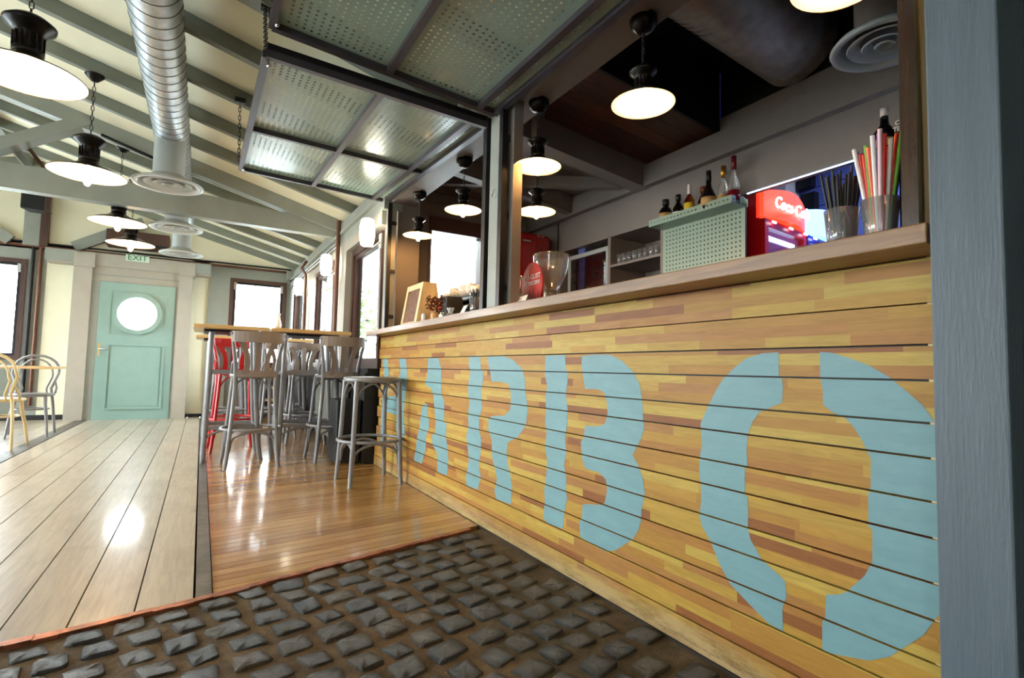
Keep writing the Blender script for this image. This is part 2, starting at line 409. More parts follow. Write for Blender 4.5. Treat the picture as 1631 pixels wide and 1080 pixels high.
# ------------------------------------------------------------------ floor
floor = empty('floor', (0, 0, 0), 'structure')
# base slabs (recessed below the boards)
B(-5.3, 1.40, 1.94, 9.99, -.09, -.03).build('floor_base', M['palegap'], floor)
def copper_y(x): return 2.236+.185*x if x < 0 else 2.236+.27*x
# pale boards, laid along the room
xe = [-1.372+.1738*i for i in range(9)]
for i in range(8):
    cuts = [copper_y((xe[i]+xe[i+1])/2), [3.35, 5.2, 4.1, 6.3, 5.6, 7.1, 4.6, 3.72][i], [7.4, 8.2, 6.9, 9.84, 8.6, 9.84, 7.7, 6.6][i], 9.84]
    for a, b in zip(cuts, cuts[1:]):
        if b-a < .1: continue
        g = .0025
        x0, x1 = xe[i]+g, xe[i+1]-g
        poly = [(x0, a+.002 if a != cuts[0] else copper_y(x0)), (x1, a+.002 if a != cuts[0] else copper_y(x1)), (x1, b), (x0, b)]
        MB().prism(poly, -.03, 0).build('floor_board', M['pale'], floor)
for i in range(18):
    x1 = -1.51-.21*i; x0 = x1-.205
    if x0 < -5.3: break
    B(x0, x1, 1.95, 9.84, -.03, 0).build('floor_board', M['pale'], floor)
# strips
MB().prism([(-1.505, 1.96), (-1.378, 1.98), (-1.378, 9.84), (-1.505, 9.84)], -.03, .003).build('floor_strip', M['zinc'], floor)
MB().prism([(.024, 2.243), (.076, 2.255), (.076, 9.84), (.024, 9.84)], -.03, .005).build('floor_strip', M['zinc'], floor)
# honey boards, narrow, laid almost across
th = math.radians(10.2); ca, sa = math.cos(th), math.sin(th)
def region(poly):
    # x >= .08, x <= 1.345, above the copper line, y <= 9.84
    poly = clip_poly(poly, -1, 0, -.080); poly = clip_poly(poly, 1, 0, 1.35) if poly else poly
    if poly: poly = clip_poly(poly, .27, -1, -2.262)
    if poly: poly = clip_poly(poly, 0, 1, 9.84)
    return poly
for i in range(125):
    t0 = 2.15+i*.0655; t1 = t0+.0618
    def pt(u, t): return (u*ca-t*sa+.39, u*sa+t*ca)
    poly = [pt(-.6, t0), pt(2.6, t0), pt(2.6, t1), pt(-.6, t1)]
    poly = region(poly)
    if poly and len(poly) > 2 and max(p[0] for p in poly)-min(p[0] for p in poly) > .02:
        MB().prism(poly, -.03, 0).build('floor_board', M['orange'], floor)
# copper edge between boards and cobbles
mb = MB(); rr = random.Random(5)
pts = [(-1.6+.06*i) for i in range(49)]
for a, b in zip(pts, pts[1:]):
    w0 = rr.uniform(.016, .026)
    mb.prism([(a, copper_y(a)-w0), (b, copper_y(b)-w0), (b, copper_y(b)+.014), (a, copper_y(a)+.014)], -.03, .004+rr.uniform(0, .004))
mb.build('copper_threshold', M['copper'], floor)
# cobbles
mb = MB(); NX, NY = 60, 50; vs = []
for j in range(NY+1):
    for i in range(NX+1):
        x = -2.2+3.56*i/NX; y0, y1 = -.2, copper_y(x)-.015; y = y0+(y1-y0)*j/NY
        vs.append((x, y, -.0075+.003*math.sin(x*31+2*math.sin(y*23))*math.cos(y*27)))
mb.add(vs, [(j*(NX+1)+i, j*(NX+1)+i+1, (j+1)*(NX+1)+i+1, (j+1)*(NX+1)+i) for j in range(NY) for i in range(NX)], 0, True)
mb.build('mortar_bed', M['mortar'], floor)
B(1.352, 3.1, .2, 4.9, -.09, .0).build('floor_slab', M['palegap'], floor)
B(-5.3, 4.5, -2.6, 1.94, -.12, -.05).build('floor_base', M['mortar'], floor)
def stone_mesh(seed):
    rr = random.Random(seed); n = 12; rings = []; sk = rr.uniform(-.15, .15); out = []
    for sx_, sy_ in ((1, 1), (-1, 1), (-1, -1), (1, -1)):
        cr_ = rr.uniform(.78, 1.0); jx, jy = rr.uniform(-.06, .03), rr.uniform(-.06, .03); r = rr.uniform(.10, .2)
        c3 = [(.5+jx, .5-r), (.5+jx-r*.3, .5+jy-r*.3), (.5-r, .5+jy)]
        if sx_*sy_ < 0: c3 = c3[::-1]
        out += [(sx_*p[0]*cr_, sy_*p[1]*cr_) for p in c3]
    for (k, z) in ((1.0, -.02), (.985, -.004), (.90, .0022), (.5, .0042)):
        rings.append([(k*(x+sk*y), k*y, z+rr.uniform(-.0022, .0022)*(z > -.01)) for x, y in out])
    vs = [p for g in rings for p in g]+[(0, 0, .005)]
    fs = [(i*n+j, i*n+(j+1) % n, (i+1)*n+(j+1) % n, (i+1)*n+j) for i in range(3) for j in range(n)] + [(3*n+j, 3*n+(j+1) % n, 4*n) for j in range(n)]
    me = bpy.data.meshes.new('cobble'); me.from_pydata(vs, [], fs); me.materials.append(M['stone'])
    me.polygons.foreach_set('use_smooth', [True]*len(fs)); me.update(); return me
SM = [stone_mesh(i) for i in range(9)]
rr = random.Random(11); ns = 0
dirx = Vector((.9705, .241)); diry = Vector((-.241, .9705))
for r in range(0, 17):
    off = rr.uniform(0, .12); u = -.9+off; rowd = .063+r*.115
    while u < 1.75:
        wd = rr.uniform(.090, .135); hh = rr.uniform(.096, .110)
        cx_, = (u+wd/2,); p = Vector((0, 2.236))+dirx*cx_-diry*(rowd+rr.uniform(-.008, .008))
        u += wd+rr.uniform(.008, .02)
        if p.x > 1.36-wd/2 or p.x < -1.3 or p.y > copper_y(p.x)-.05 or p.y < .55: continue
        if p.x < -.75 or (p.y < .95 and p.x < .6): continue
        o = bpy.data.objects.new('cobblestone', SM[rr.randrange(9)]); C.objects.link(o); o.parent = floor
        o.location = (p.x, p.y, rr.uniform(-.005, .001)); o.rotation_euler = (rr.uniform(-.05, .05), rr.uniform(-.05, .05), math.atan2(.241, .9705)+rr.uniform(-.12, .12))
        o.scale = (wd, hh, 1); ns += 1
print('stones', ns)

# ------------------------------------------------------------------ ceiling: boards, rafters, truss
ceil = empty('ceiling', (0, 0, 2.45), 'structure')
RH = .10; RW = .055
def slope_prism(x0, x1, y0, y1, dz0, dz1, mat, name, parent, side=1):
    vs = []
    for x in (x0, x1):
        for y in (y0, y1):
            for d in (dz0, dz1): vs.append((x, y, zr(x)+d))
    MB().add(vs, [(0, 1, 3, 2), (4, 6, 7, 5), (0, 4, 5, 1), (2, 3, 7, 6), (0, 2, 6, 4), (1, 5, 7, 3)]).build(name, mat, parent)
ry = [6.17-.645*i for i in range(1, 15)][::-1]+[6.17+.645*i for i in range(1, 6)]
for y in ry:
    if abs(y-2.945) < .01: continue
    slope_prism(XR, XW+.06, y, y+RW, 0, RH, M['grey_dark'], 'rafter', ceil)
    slope_prism(XL, XR, y, y+RW, 0, RH, M['grey_dark'], 'rafter', ceil)
for s_ in (1, -1):
    x1 = XW+.06 if s_ > 0 else XL
    vs = [(x, y, zr(x)+d) for x in (XR, x1) for y in (2.88, 2.99) for d in (-.045, RH)]
    MB().add(vs, [(0, 1, 3, 2), (4, 6, 7, 5), (0, 4, 5, 1), (2, 3, 7, 6), (0, 2, 6, 4), (1, 5, 7, 3)]).build('principal_rafter', M['grey_dark'], ceil)
yy = sorted(ry+[6.17]+[-3.1, 9.9])
for a, b in zip(yy, yy[1:]):
    slope_prism(XR, XW+.3, a+.0, b+.0, RH, RH+.03, M['cream'], 'ceiling_board', ceil)
    slope_prism(XL, XR, a, b, RH, RH+.03, M['cream'], 'ceiling_board', ceil)
B(XR-.05, XR+.05, -3, 9.85, zr(XR)-.02, zr(XR)+.16).build('ridge_beam', M['grey_dark'], ceil)
# truss
tr = empty('roof_truss', (-2.02, 6.25, 2.36), 'structure')
TY0, TY1 = 6.25, 6.37
MB().add([(x, y, z) for y in (TY0, TY1) for x, z in ((XL, 2.40), (XW, 2.345), (XW, 2.50), (.95, 2.52), (0, 2.595), (XL, 2.60))],
         [(5, 4, 3, 2, 1, 0), (6, 7, 8, 9, 10, 11)]+[(i, (i+1) % 6, 6+(i+1) % 6, 6+i) for i in range(6)]).build('tie_beam', M['grey'], tr)
for s_ in (1, -1):
    x1 = XW if s_ > 0 else XL
    vs = []
    for x in (XR, x1):
        for y in (6.20, 6.32):
            for d in (-.04, RH): vs.append((x, y, zr(x)+d))
    MB().add(vs, [(0, 1, 3, 2), (4, 6, 7, 5), (0, 4, 5, 1), (2, 3, 7, 6), (0, 2, 6, 4), (1, 5, 7, 3)]).build('principal_rafter', M['grey'], tr)
    MB().beam((XR+s_*.05, 6.27, 2.52), (XR+s_*.98, 6.27, 3.17-.06), .10, .16, (0, 1, 0)).build('strut', M['grey'], tr)
MB().beam((XR, 6.30, 2.58), (XR, 6.30, 3.3), .11, .14, (0, 1, 0)).build('king_post', M['grey'], tr)
MB().beam((-1.60, 6.42, 2.80), (-1.36, 6.42, 2.50), .05, .12, (0, 1, 0)).build('brace', M['grey'], tr)
MB().beam((-1.52, 6.47, 2.86), (-1.26, 6.47, 2.50), .03, .05, (0, 1, 0)).build('brace', M['redbrown'], tr)
# slim strip lamp under the truss rafter
o = MB().beam((-.92, 6.13, 2.965), (-.5, 6.22, 2.86), .03, .025).build('strip_lamp', M['iron']); tag(o, 'slim dark strip fixture clipped under the truss rafter', 'lamp')

# ------------------------------------------------------------------ wall plate and window wall (right)
plate = empty('trim_1', (XW, 5, 2.2), 'structure')
B(XW, XW+.16, 4.36, 9.85, 2.2, 2.45).build('wall_plate', M['grey'], plate)
B(1.335, XW+.16, .52, 4.36, 2.262, 2.45).build('wall_plate', M['mauve'], plate)
B(XW-.03, XW, 4.38, 9.85, 2.30, 2.33).build('ledge', M['grey'], plate)
B(XW+.07, XW+.16, .52, 9.85, 2.45, 2.62).build('infill_board', M['grey_dark'], plate)
B(XW-.09, XW+.03, 9.55, 9.72, 2.3, 2.45).build('joist_end', M['grey'], plate)
wr = empty('wall_right', (XW, 7, 0), 'structure')
B(XW, XW+.14, 4.68, 9.85, 0, .84).build('wall_panel', M['black'], wr)
def tall(y0, y1, z0=.84, z1=2.08, x0=XW): return B(x0, XW+.14, y0, y1, z0, z1)
B(1.36, 1.43, 4.42, 4.62, 1.19, 2.08).build('pier', M['taupe'], wr)
for a, b in ((5.70, 6.24), (7.40, 8.10), (9.36, 9.85)):
    tall(a, b).build('pier', M['taupe'] if a < 9 else M['grey'], wr)
B(XW, XW+.14, 4.42, 9.85, 2.08, 2.2).build('header', M['taupe'], wr)
def window_x(nm, y0, y1, z0, z1, x):   # window in a wall facing -x
    wv = empty(nm, (x, (y0+y1)/2, z0), 'structure')
    f = .055
    for (a, b, c_, d) in ((y0, y0+f, z0, z1), (y1-f, y1, z0, z1), (y0+f, y1-f, z0, z0+f), (y0+f, y1-f, z1-f, z1)):
        B(x-.01, x+.09, a, b, c_, d).build('window_frame', M['brownwin'], wv)
    g = .04; y0 += f; y1 -= f; z0 += f; z1 -= f
    for (a, b, c_, d) in ((y0, y0+g, z0, z1), (y1-g, y1, z0, z1), (y0+g, y1-g, z0, z0+g), (y0+g, y1-g, z1-g, z1)):
        B(x+.01, x+.06, a, b, c_, d).build('sash', M['brownwin'], wv)
    B(x+.03, x+.036, y0+g, y1-g, z0+g, z1-g).build('pane', M['glass'], wv)
    B(x+.02, x+.05, (y0+y1)/2+.02, (y0+y1)/2+.14, 1.3, 1.32).build('latch', M['steel'], wv)
window_x('window_1', 4.62, 5.70, .84, 2.08, 1.345)
window_x('window_2', 6.24, 7.40, .84, 2.08, XW)
window_x('window_3', 8.10, 9.36, .84, 2.08, XW)
o = B(XW-.02, XW, 4.68, 9.8, .03, .80).build('baseboard_right', M['black'], kind='structure')
# brown posts and pipes against the wall
def pipe(nm, pts, r, mat, label=None, parent=None):
    o = MB().tube(pts, r, 8).build(nm, mat, parent)
    if label: tag(o, label, 'pipe')
    return o
pipe('drain_pipe', [(XW-.04, 5.93, 1.02), (XW-.04, 5.93, 2.46)], .024, M['redbrown'], 'brown vertical pipe on the pier beyond the large side window')
pipe('drain_pipe', [(XW-.04, 8.0, 1.0), (XW-.04, 8.0, 2.15), (XW-.10, 8.0, 2.25), (XW-.04, 8.0, 2.36)], .02, M['redbrown'], 'brown vertical pipe with an offset bend near the end wall')
pipe('conduit', [(XW-.03, 5.98, 2.235), (XW-.03, 9.8, 2.235)], .012, M['zinc'], 'upper thin metal conduit along the side wall beam')
pipe('conduit', [(XW-.03, 5.98, 2.195), (XW-.03, 9.8, 2.195)], .012, M['zinc'], 'lower thin metal conduit along the side wall beam')

# ------------------------------------------------------------------ end wall
we = empty('wall_end', (0, YE, 0), 'structure')
TH = .16
B(XL, -4.98, YE, YE+TH, 0, 2.5).build('wall_panel', M['creamw'], we)
B(-4.98, -2.19, YE, YE+TH, 0, .84).build('wall_panel', M['grey_dark'], we)
B(-4.98, -2.19, YE, YE+TH, 2.26, 2.5).build('wall_panel', M['grey'], we)
B(-3.72, -3.56, YE, YE+TH, .84, 2.26).build('pier', M['grey'], we)
B(-2.19, -1.98, YE, YE+TH, 0, 2.5).build('pier', M['grey'], we)
B(-1.98, -1.62, YE, YE+TH, 0, 2.5).build('wall_panel', M['creamw'], we)
B(-1.62, -.18, YE, YE+TH, 0, 2.5).build('wall_panel', M['taupe'], we) if False else None
B(-.2, .04, YE, YE+TH, 0, 2.5).build('wall_panel', M['creamw'], we)
B(.04, .34, YE-.03, YE+TH, 0, 2.32).build('pier', M['grey'], we)
B(.34, 1.21, YE, YE+TH, 0, .8).build('wall_panel', M['grey_dark'], we)
B(.04, XW, YE-.02, YE+TH, 2.28, 2.44).build('header', M['grey'], we)
B(1.21, XW+.1, YE, YE+TH, 0, 2.3).build('pier', M['grey'], we)
B(-1.62, -1.36, 9.66, YE+TH, 0, 2.5).build('door_jamb_wall', M['taupe'], we) if False else None
# gable
MB().add([(x, y, z) for y in (YE, YE+TH) for x, z in ((XL, 2.42), (XW+.1, 2.42), (XW+.1, zr(XW)+.15), (XR, zr(XR)+.15), (XL, zr(XL)+.15))],
         [(4, 3, 2, 1, 0), (5, 6, 7, 8, 9)]+[(i, (i+1) % 5, 5+(i+1) % 5, 5+i) for i in range(5)]).build('gable_board', M['cream'], we)
MB().beam((XR-.13, YE-.03, 2.46), (XR-.13, YE-.03, 3.3), .2, .06, (0, 1, 0)).build('gable_post', M['grey'], we)
MB().beam((XR+.0, YE-.06, 2.46), (XR+.0, YE-.06, 3.3), .09, .09, (0, 1, 0)).build('gable_post', M['brownwin'], we)
MB().beam((XR+.33, YE-.04, 2.50), (XR+1.15, YE-.04, 3.0), .15, .07, (0, 1, 0)).build('gable_strut', M['grey'], we)
MB().beam((XR-.36, YE-.04, 2.50), (XR-1.15, YE-.04, 3.05), .15, .07, (0, 1, 0)).build('gable_strut', M['grey'], we)
B(XL, XW, YE-.05, YE, 2.44, 2.475).build('rail', M['redbrown'], we)
B(XL, XW, YE-.04, YE, 2.50, 2.52).build('rail', M['iron'], we)
pipe('vertical_pipe', [(-2.13, YE-.03, .2), (-2.13, YE-.03, 2.46)], .022, M['iron'], 'dark pipe on the grey pier, beside the left end window')
pipe('vertical_pipe', [(-2.05, YE-.03, .2), (-2.05, YE-.03, 2.46)], .022, M['redbrown'], 'brown pipe on the grey pier, nearer the teal door')
def window_y(nm, x0, x1, z0, z1, y):
    wv = empty(nm, ((x0+x1)/2, y, z0), 'structure'); f = .06
    for (a, b, c_, d) in ((x0, x0+f, z0, z1), (x1-f, x1, z0, z1), (x0+f, x1-f, z0, z0+f), (x0+f, x1-f, z1-f, z1)):
        B(a, b, y-.02, y+.09, c_, d).build('window_frame', M['brownwin'], wv)
    g = .045; x0 += f-.01; x1 -= f-.01; z0 += f-.01; z1 -= f-.01
    for (a, b, c_, d) in ((x0, x0+g, z0, z1), (x1-g, x1, z0, z1), (x0+g, x1-g, z0, z0+g), (x0+g, x1-g, z1-g, z1)):
        B(a, b, y+.0, y+.06, c_, d).build('sash', M['iron'], wv)
    B(x0+g, x1-g, y+.03, y+.036, z0+g, z1-g).build('pane', M['glass'], wv)
    B(x0+.01, x0+.05, y-.03, y-.005, z1-.14, z1-.02).build('hinge', M['steel'], wv)
    B(x1-.05, x1-.01, y-.03, y-.005, z1-.14, z1-.02).build('hinge', M['steel'], wv)
window_y('window_4', .34, 1.21, .8, 2.28, YE)
window_y('window_5', -3.56, -2.19, .84, 2.26, YE)
window_y('window_6', -4.98, -3.72, .84, 2.26, YE)
# door surround
sur = empty('trim_2', (-.87, 9.7, 0), 'structure')
for a, b in ((-1.64, -1.43), (-.365, -.185)):
    B(a, b, 9.60, YE+.1, 0, 2.20).build('pilaster', M['taupe'], sur)
    B(a-.0, b+.03, 9.57, YE, 2.20, 2.40).build('pilaster_cap', M['taupe'], sur)
B(-1.95, .06, 9.62, YE-.001, 2.235, 2.425).build('lintel', M['taupe'], sur)
B(-1.96, -1.62, 9.58, 9.62, 2.26, 2.42).build('lintel_end', M['grey'], sur)
B(-.19, .05, 9.58, 9.62, 2.26, 2.42).build('lintel_end', M['grey'], sur)
B(-1.43, -.365, 9.69, YE+.02, 0, 2.02).build('door_backing', M['teal'], sur) if False else None
B(-.43, -.365, 9.68, 9.72, 0, 2.02).build('door_stop', M['grey'], sur); B(-1.43, -1.30, 9.68, 9.72, 0, 2.02).build('door_stop', M['grey'], sur); B(-1.43, -.365, 9.68, 9.72, 1.98, 2.03).build('door_stop', M['grey'], sur)
B(-1.43, -.365, 9.66, YE+.02, 2.02, 2.235).build('header_board', M['taupe'], sur)
B(-1.43, -.365, 9.645, 9.66, 2.11, 2.125).build('header_bead', M['grey'], sur)
for a, b in ((-1.43, -1.335), (-.395, -.365)): B(a, b, 9.64, YE+.02, 0, 2.02).build('door_jamb', M['grey'], sur)
# door
dr = empty('door_1', (-.86, 9.65, 0), 'structure')
dx0, dx1, dz1 = -1.332, -.398, 2.015; DY = 9.63
def oval_panel():
    # door leaf with an oval hole: ring of quads between rectangle and ellipse
    cx_, cz_, rx, rz = -.862, 1.567, .255, .255
    n = 32; vs = []; rect = []
    X0, X1, Z0, Z1 = dx0, dx1, 1.17, dz1
    for j in range(n):
        a = 2*PI*(j+.5)/n; c_, s_ = math.cos(a), math.sin(a)
        k = min(((X1-cx_) if c_ > 0 else (cx_-X0))/abs(c_), ((Z1-cz_) if s_ > 0 else (cz_-Z0))/abs(s_))
        rect.append((cx_+k*c_, cz_+k*s_))
    # snap nearest points to the corners
    for cxn, czn in ((X0, Z0), (X1, Z0), (X1, Z1), (X0, Z1)):
        i = min(range(n), key=lambda i: (rect[i][0]-cxn)**2+(rect[i][1]-czn)**2); rect[i] = (cxn, czn)
    ell = [(cx_+rx*math.cos(2*PI*(j+.5)/n), cz_+rz*math.sin(2*PI*(j+.5)/n)) for j in range(n)]
    for y in (DY, DY+.045):
        vs += [(p[0], y, p[1]) for p in rect]+[(p[0], y, p[1]) for p in ell]
    fs = []
    for j in range(n):
        k = (j+1) % n
        fs += [(j, k, n+k, n+j), (2*n+j, 3*n+j, 3*n+k, 2*n+k), (n+j, n+k, 3*n+k, 3*n+j), (j, 2*n+j, 2*n+k, k)]
    MB().add(vs, fs).build('upper_leaf', M['teal'], dr)
    ring = MB()
    for (r0, r1, y0) in ((rx-.01, rx+.055, DY-.045),):
        m_ = 40; vs = []
        for y in (y0, DY+.06):
            for r in (r0, r1): vs += [(cx_+r*1.0*math.cos(2*PI*j/m_), y, cz_+r*math.sin(2*PI*j/m_)) for j in range(m_)]
        fs = []
        for j in range(m_):
            k = (j+1) % m_
            fs += [(j, k, m_+k, m_+j), (2*m_+j, 3*m_+j, 3*m_+k, 2*m_+k), (j, 2*m_+j, 2*m_+k, k), (m_+j, m_+k, 3*m_+k, 3*m_+j)]
        ring.add(vs, fs)
    ring.build('round_frame', M['teal'], dr)
    MB().lathe([(0, 0), (rx, 0), (rx, .006), (0, .006)], (cx_, DY+.02, cz_), 32, ax='Y', sm=False).build('pane', M['glass'], dr)
oval_panel()
B(dx0, dx1, DY, DY+.045, 0, 1.17).build('lower_leaf', M['teal'], dr)
def rectframe(mb, x0, x1, z0, z1, y, w_, d):
    for (a, b, c_, e) in ((x0, x1, z0, z0+w_), (x0, x1, z1-w_, z1), (x0, x0+w_, z0+w_, z1-w_), (x1-w_, x1, z0+w_, z1-w_)): mb.box(a, b, y-d, y, c_, e)
mb = MB(); rectframe(mb, -1.20, -.50, .15, 1.11, DY, .022, .02); mb.build('lower_moulding', M['teal'], dr)
B(-1.155, -.545, DY-.006, DY, .2, 1.06).build('lower_panel', M['teal'], dr)
mb = MB(); rectframe(mb, -1.20, -.50, 1.24, 1.90, DY, .015, .008); mb.build('upper_moulding', M['teal'], dr)
B(-1.310, -1.280, DY-.006, DY, .93, 1.11).build('lock_plate', M['tanlabel'], dr)
MB().tube([(-1.295, DY-.01, 1.03), (-1.295, DY-.05, 1.03), (-1.18, DY-.05, 1.03)], .009, 8).build('door_handle', M['steel'], dr)
B(XL, -1.64, YE-.02, YE, 0, .07).build('baseboard_end', M['black'], kind='structure')
B(-.185, 1.25, YE-.02, YE, 0, .05).build('baseboard_end', M['black'], kind='structure')
# exit sign, unit over the door
ex = thing('exit_sign', 'small white exit sign with green letters above the teal door', 'sign', (-.9, 9.55, 2.36))
B(-1.05, -.76, 9.602, 9.625, 2.35, 2.45).build('sign_plate', M['exitw'], ex, bevel=.008)
text('lettering', 'EXIT', .12, ax3((1, 0, 0), (0, 0, 1)), (-.905, 9.600, 2.402), M['exitgreen'], ex)
ac = thing('air_curtain', 'dark brown box unit mounted high above the exit sign', 'unit', (-.9, 9.6, 2.56))
B(-1.30, -.52, 9.60, 9.85, 2.56, 2.80).build('casing', M['brownwin'], ac, bevel=.01)
B(-1.28, -.54, 9.58, 9.60, 2.58, 2.62).build('grille', M['black'], ac)
# remaining shell: left wall and back wall with openings (out of view)
wl = empty('wall_left', (XL, 4, 0), 'structure')
B(XL-.14, XL, -2.6, 9.85, 0, .45).build('wall_panel', M['creamw'], wl)
B(XL-.14, XL, -2.6, 9.85, 2.3, 2.5).build('header', M['grey'], wl)
for a in (-2.6, -.9, 3.9, 9.35): B(XL-.14, XL, a, a+(3.1 if a == -.9 else .5 if a > 0 else 1.7), .45, 2.3).build('pier', M['grey'], wl)
for i, (a, b) in enumerate(((2.2, 3.9), (4.4, 9.35))):
    wv = empty('window_%d' % (7+i), (XL, (a+b)/2, .45), 'structure')
    for q in range(4): B(XL-.1, XL-.04, a+(b-a)*q/4, a+(b-a)*q/4+.05, .45, 2.3).build('mullion', M['brownwin'], wv)
    B(XL-.08, XL-.075, a, b, .45, 2.3).build('pane', M['glass'], wv)
wb = empty('wall_back', (-2, -2.6, 0), 'structure')
B(XL, -4.7, -2.74, -2.6, 0, 3.5).build('wall_panel', M['creamw'], wb)
B(-4.7, -3.9, -2.74, -2.6, 2.4, 3.5).build('header', M['grey'], wb)
B(-3.9, 4.5, -2.74, -2.6, 0, 3.5).build('wall_panel', M['creamw'], wb)

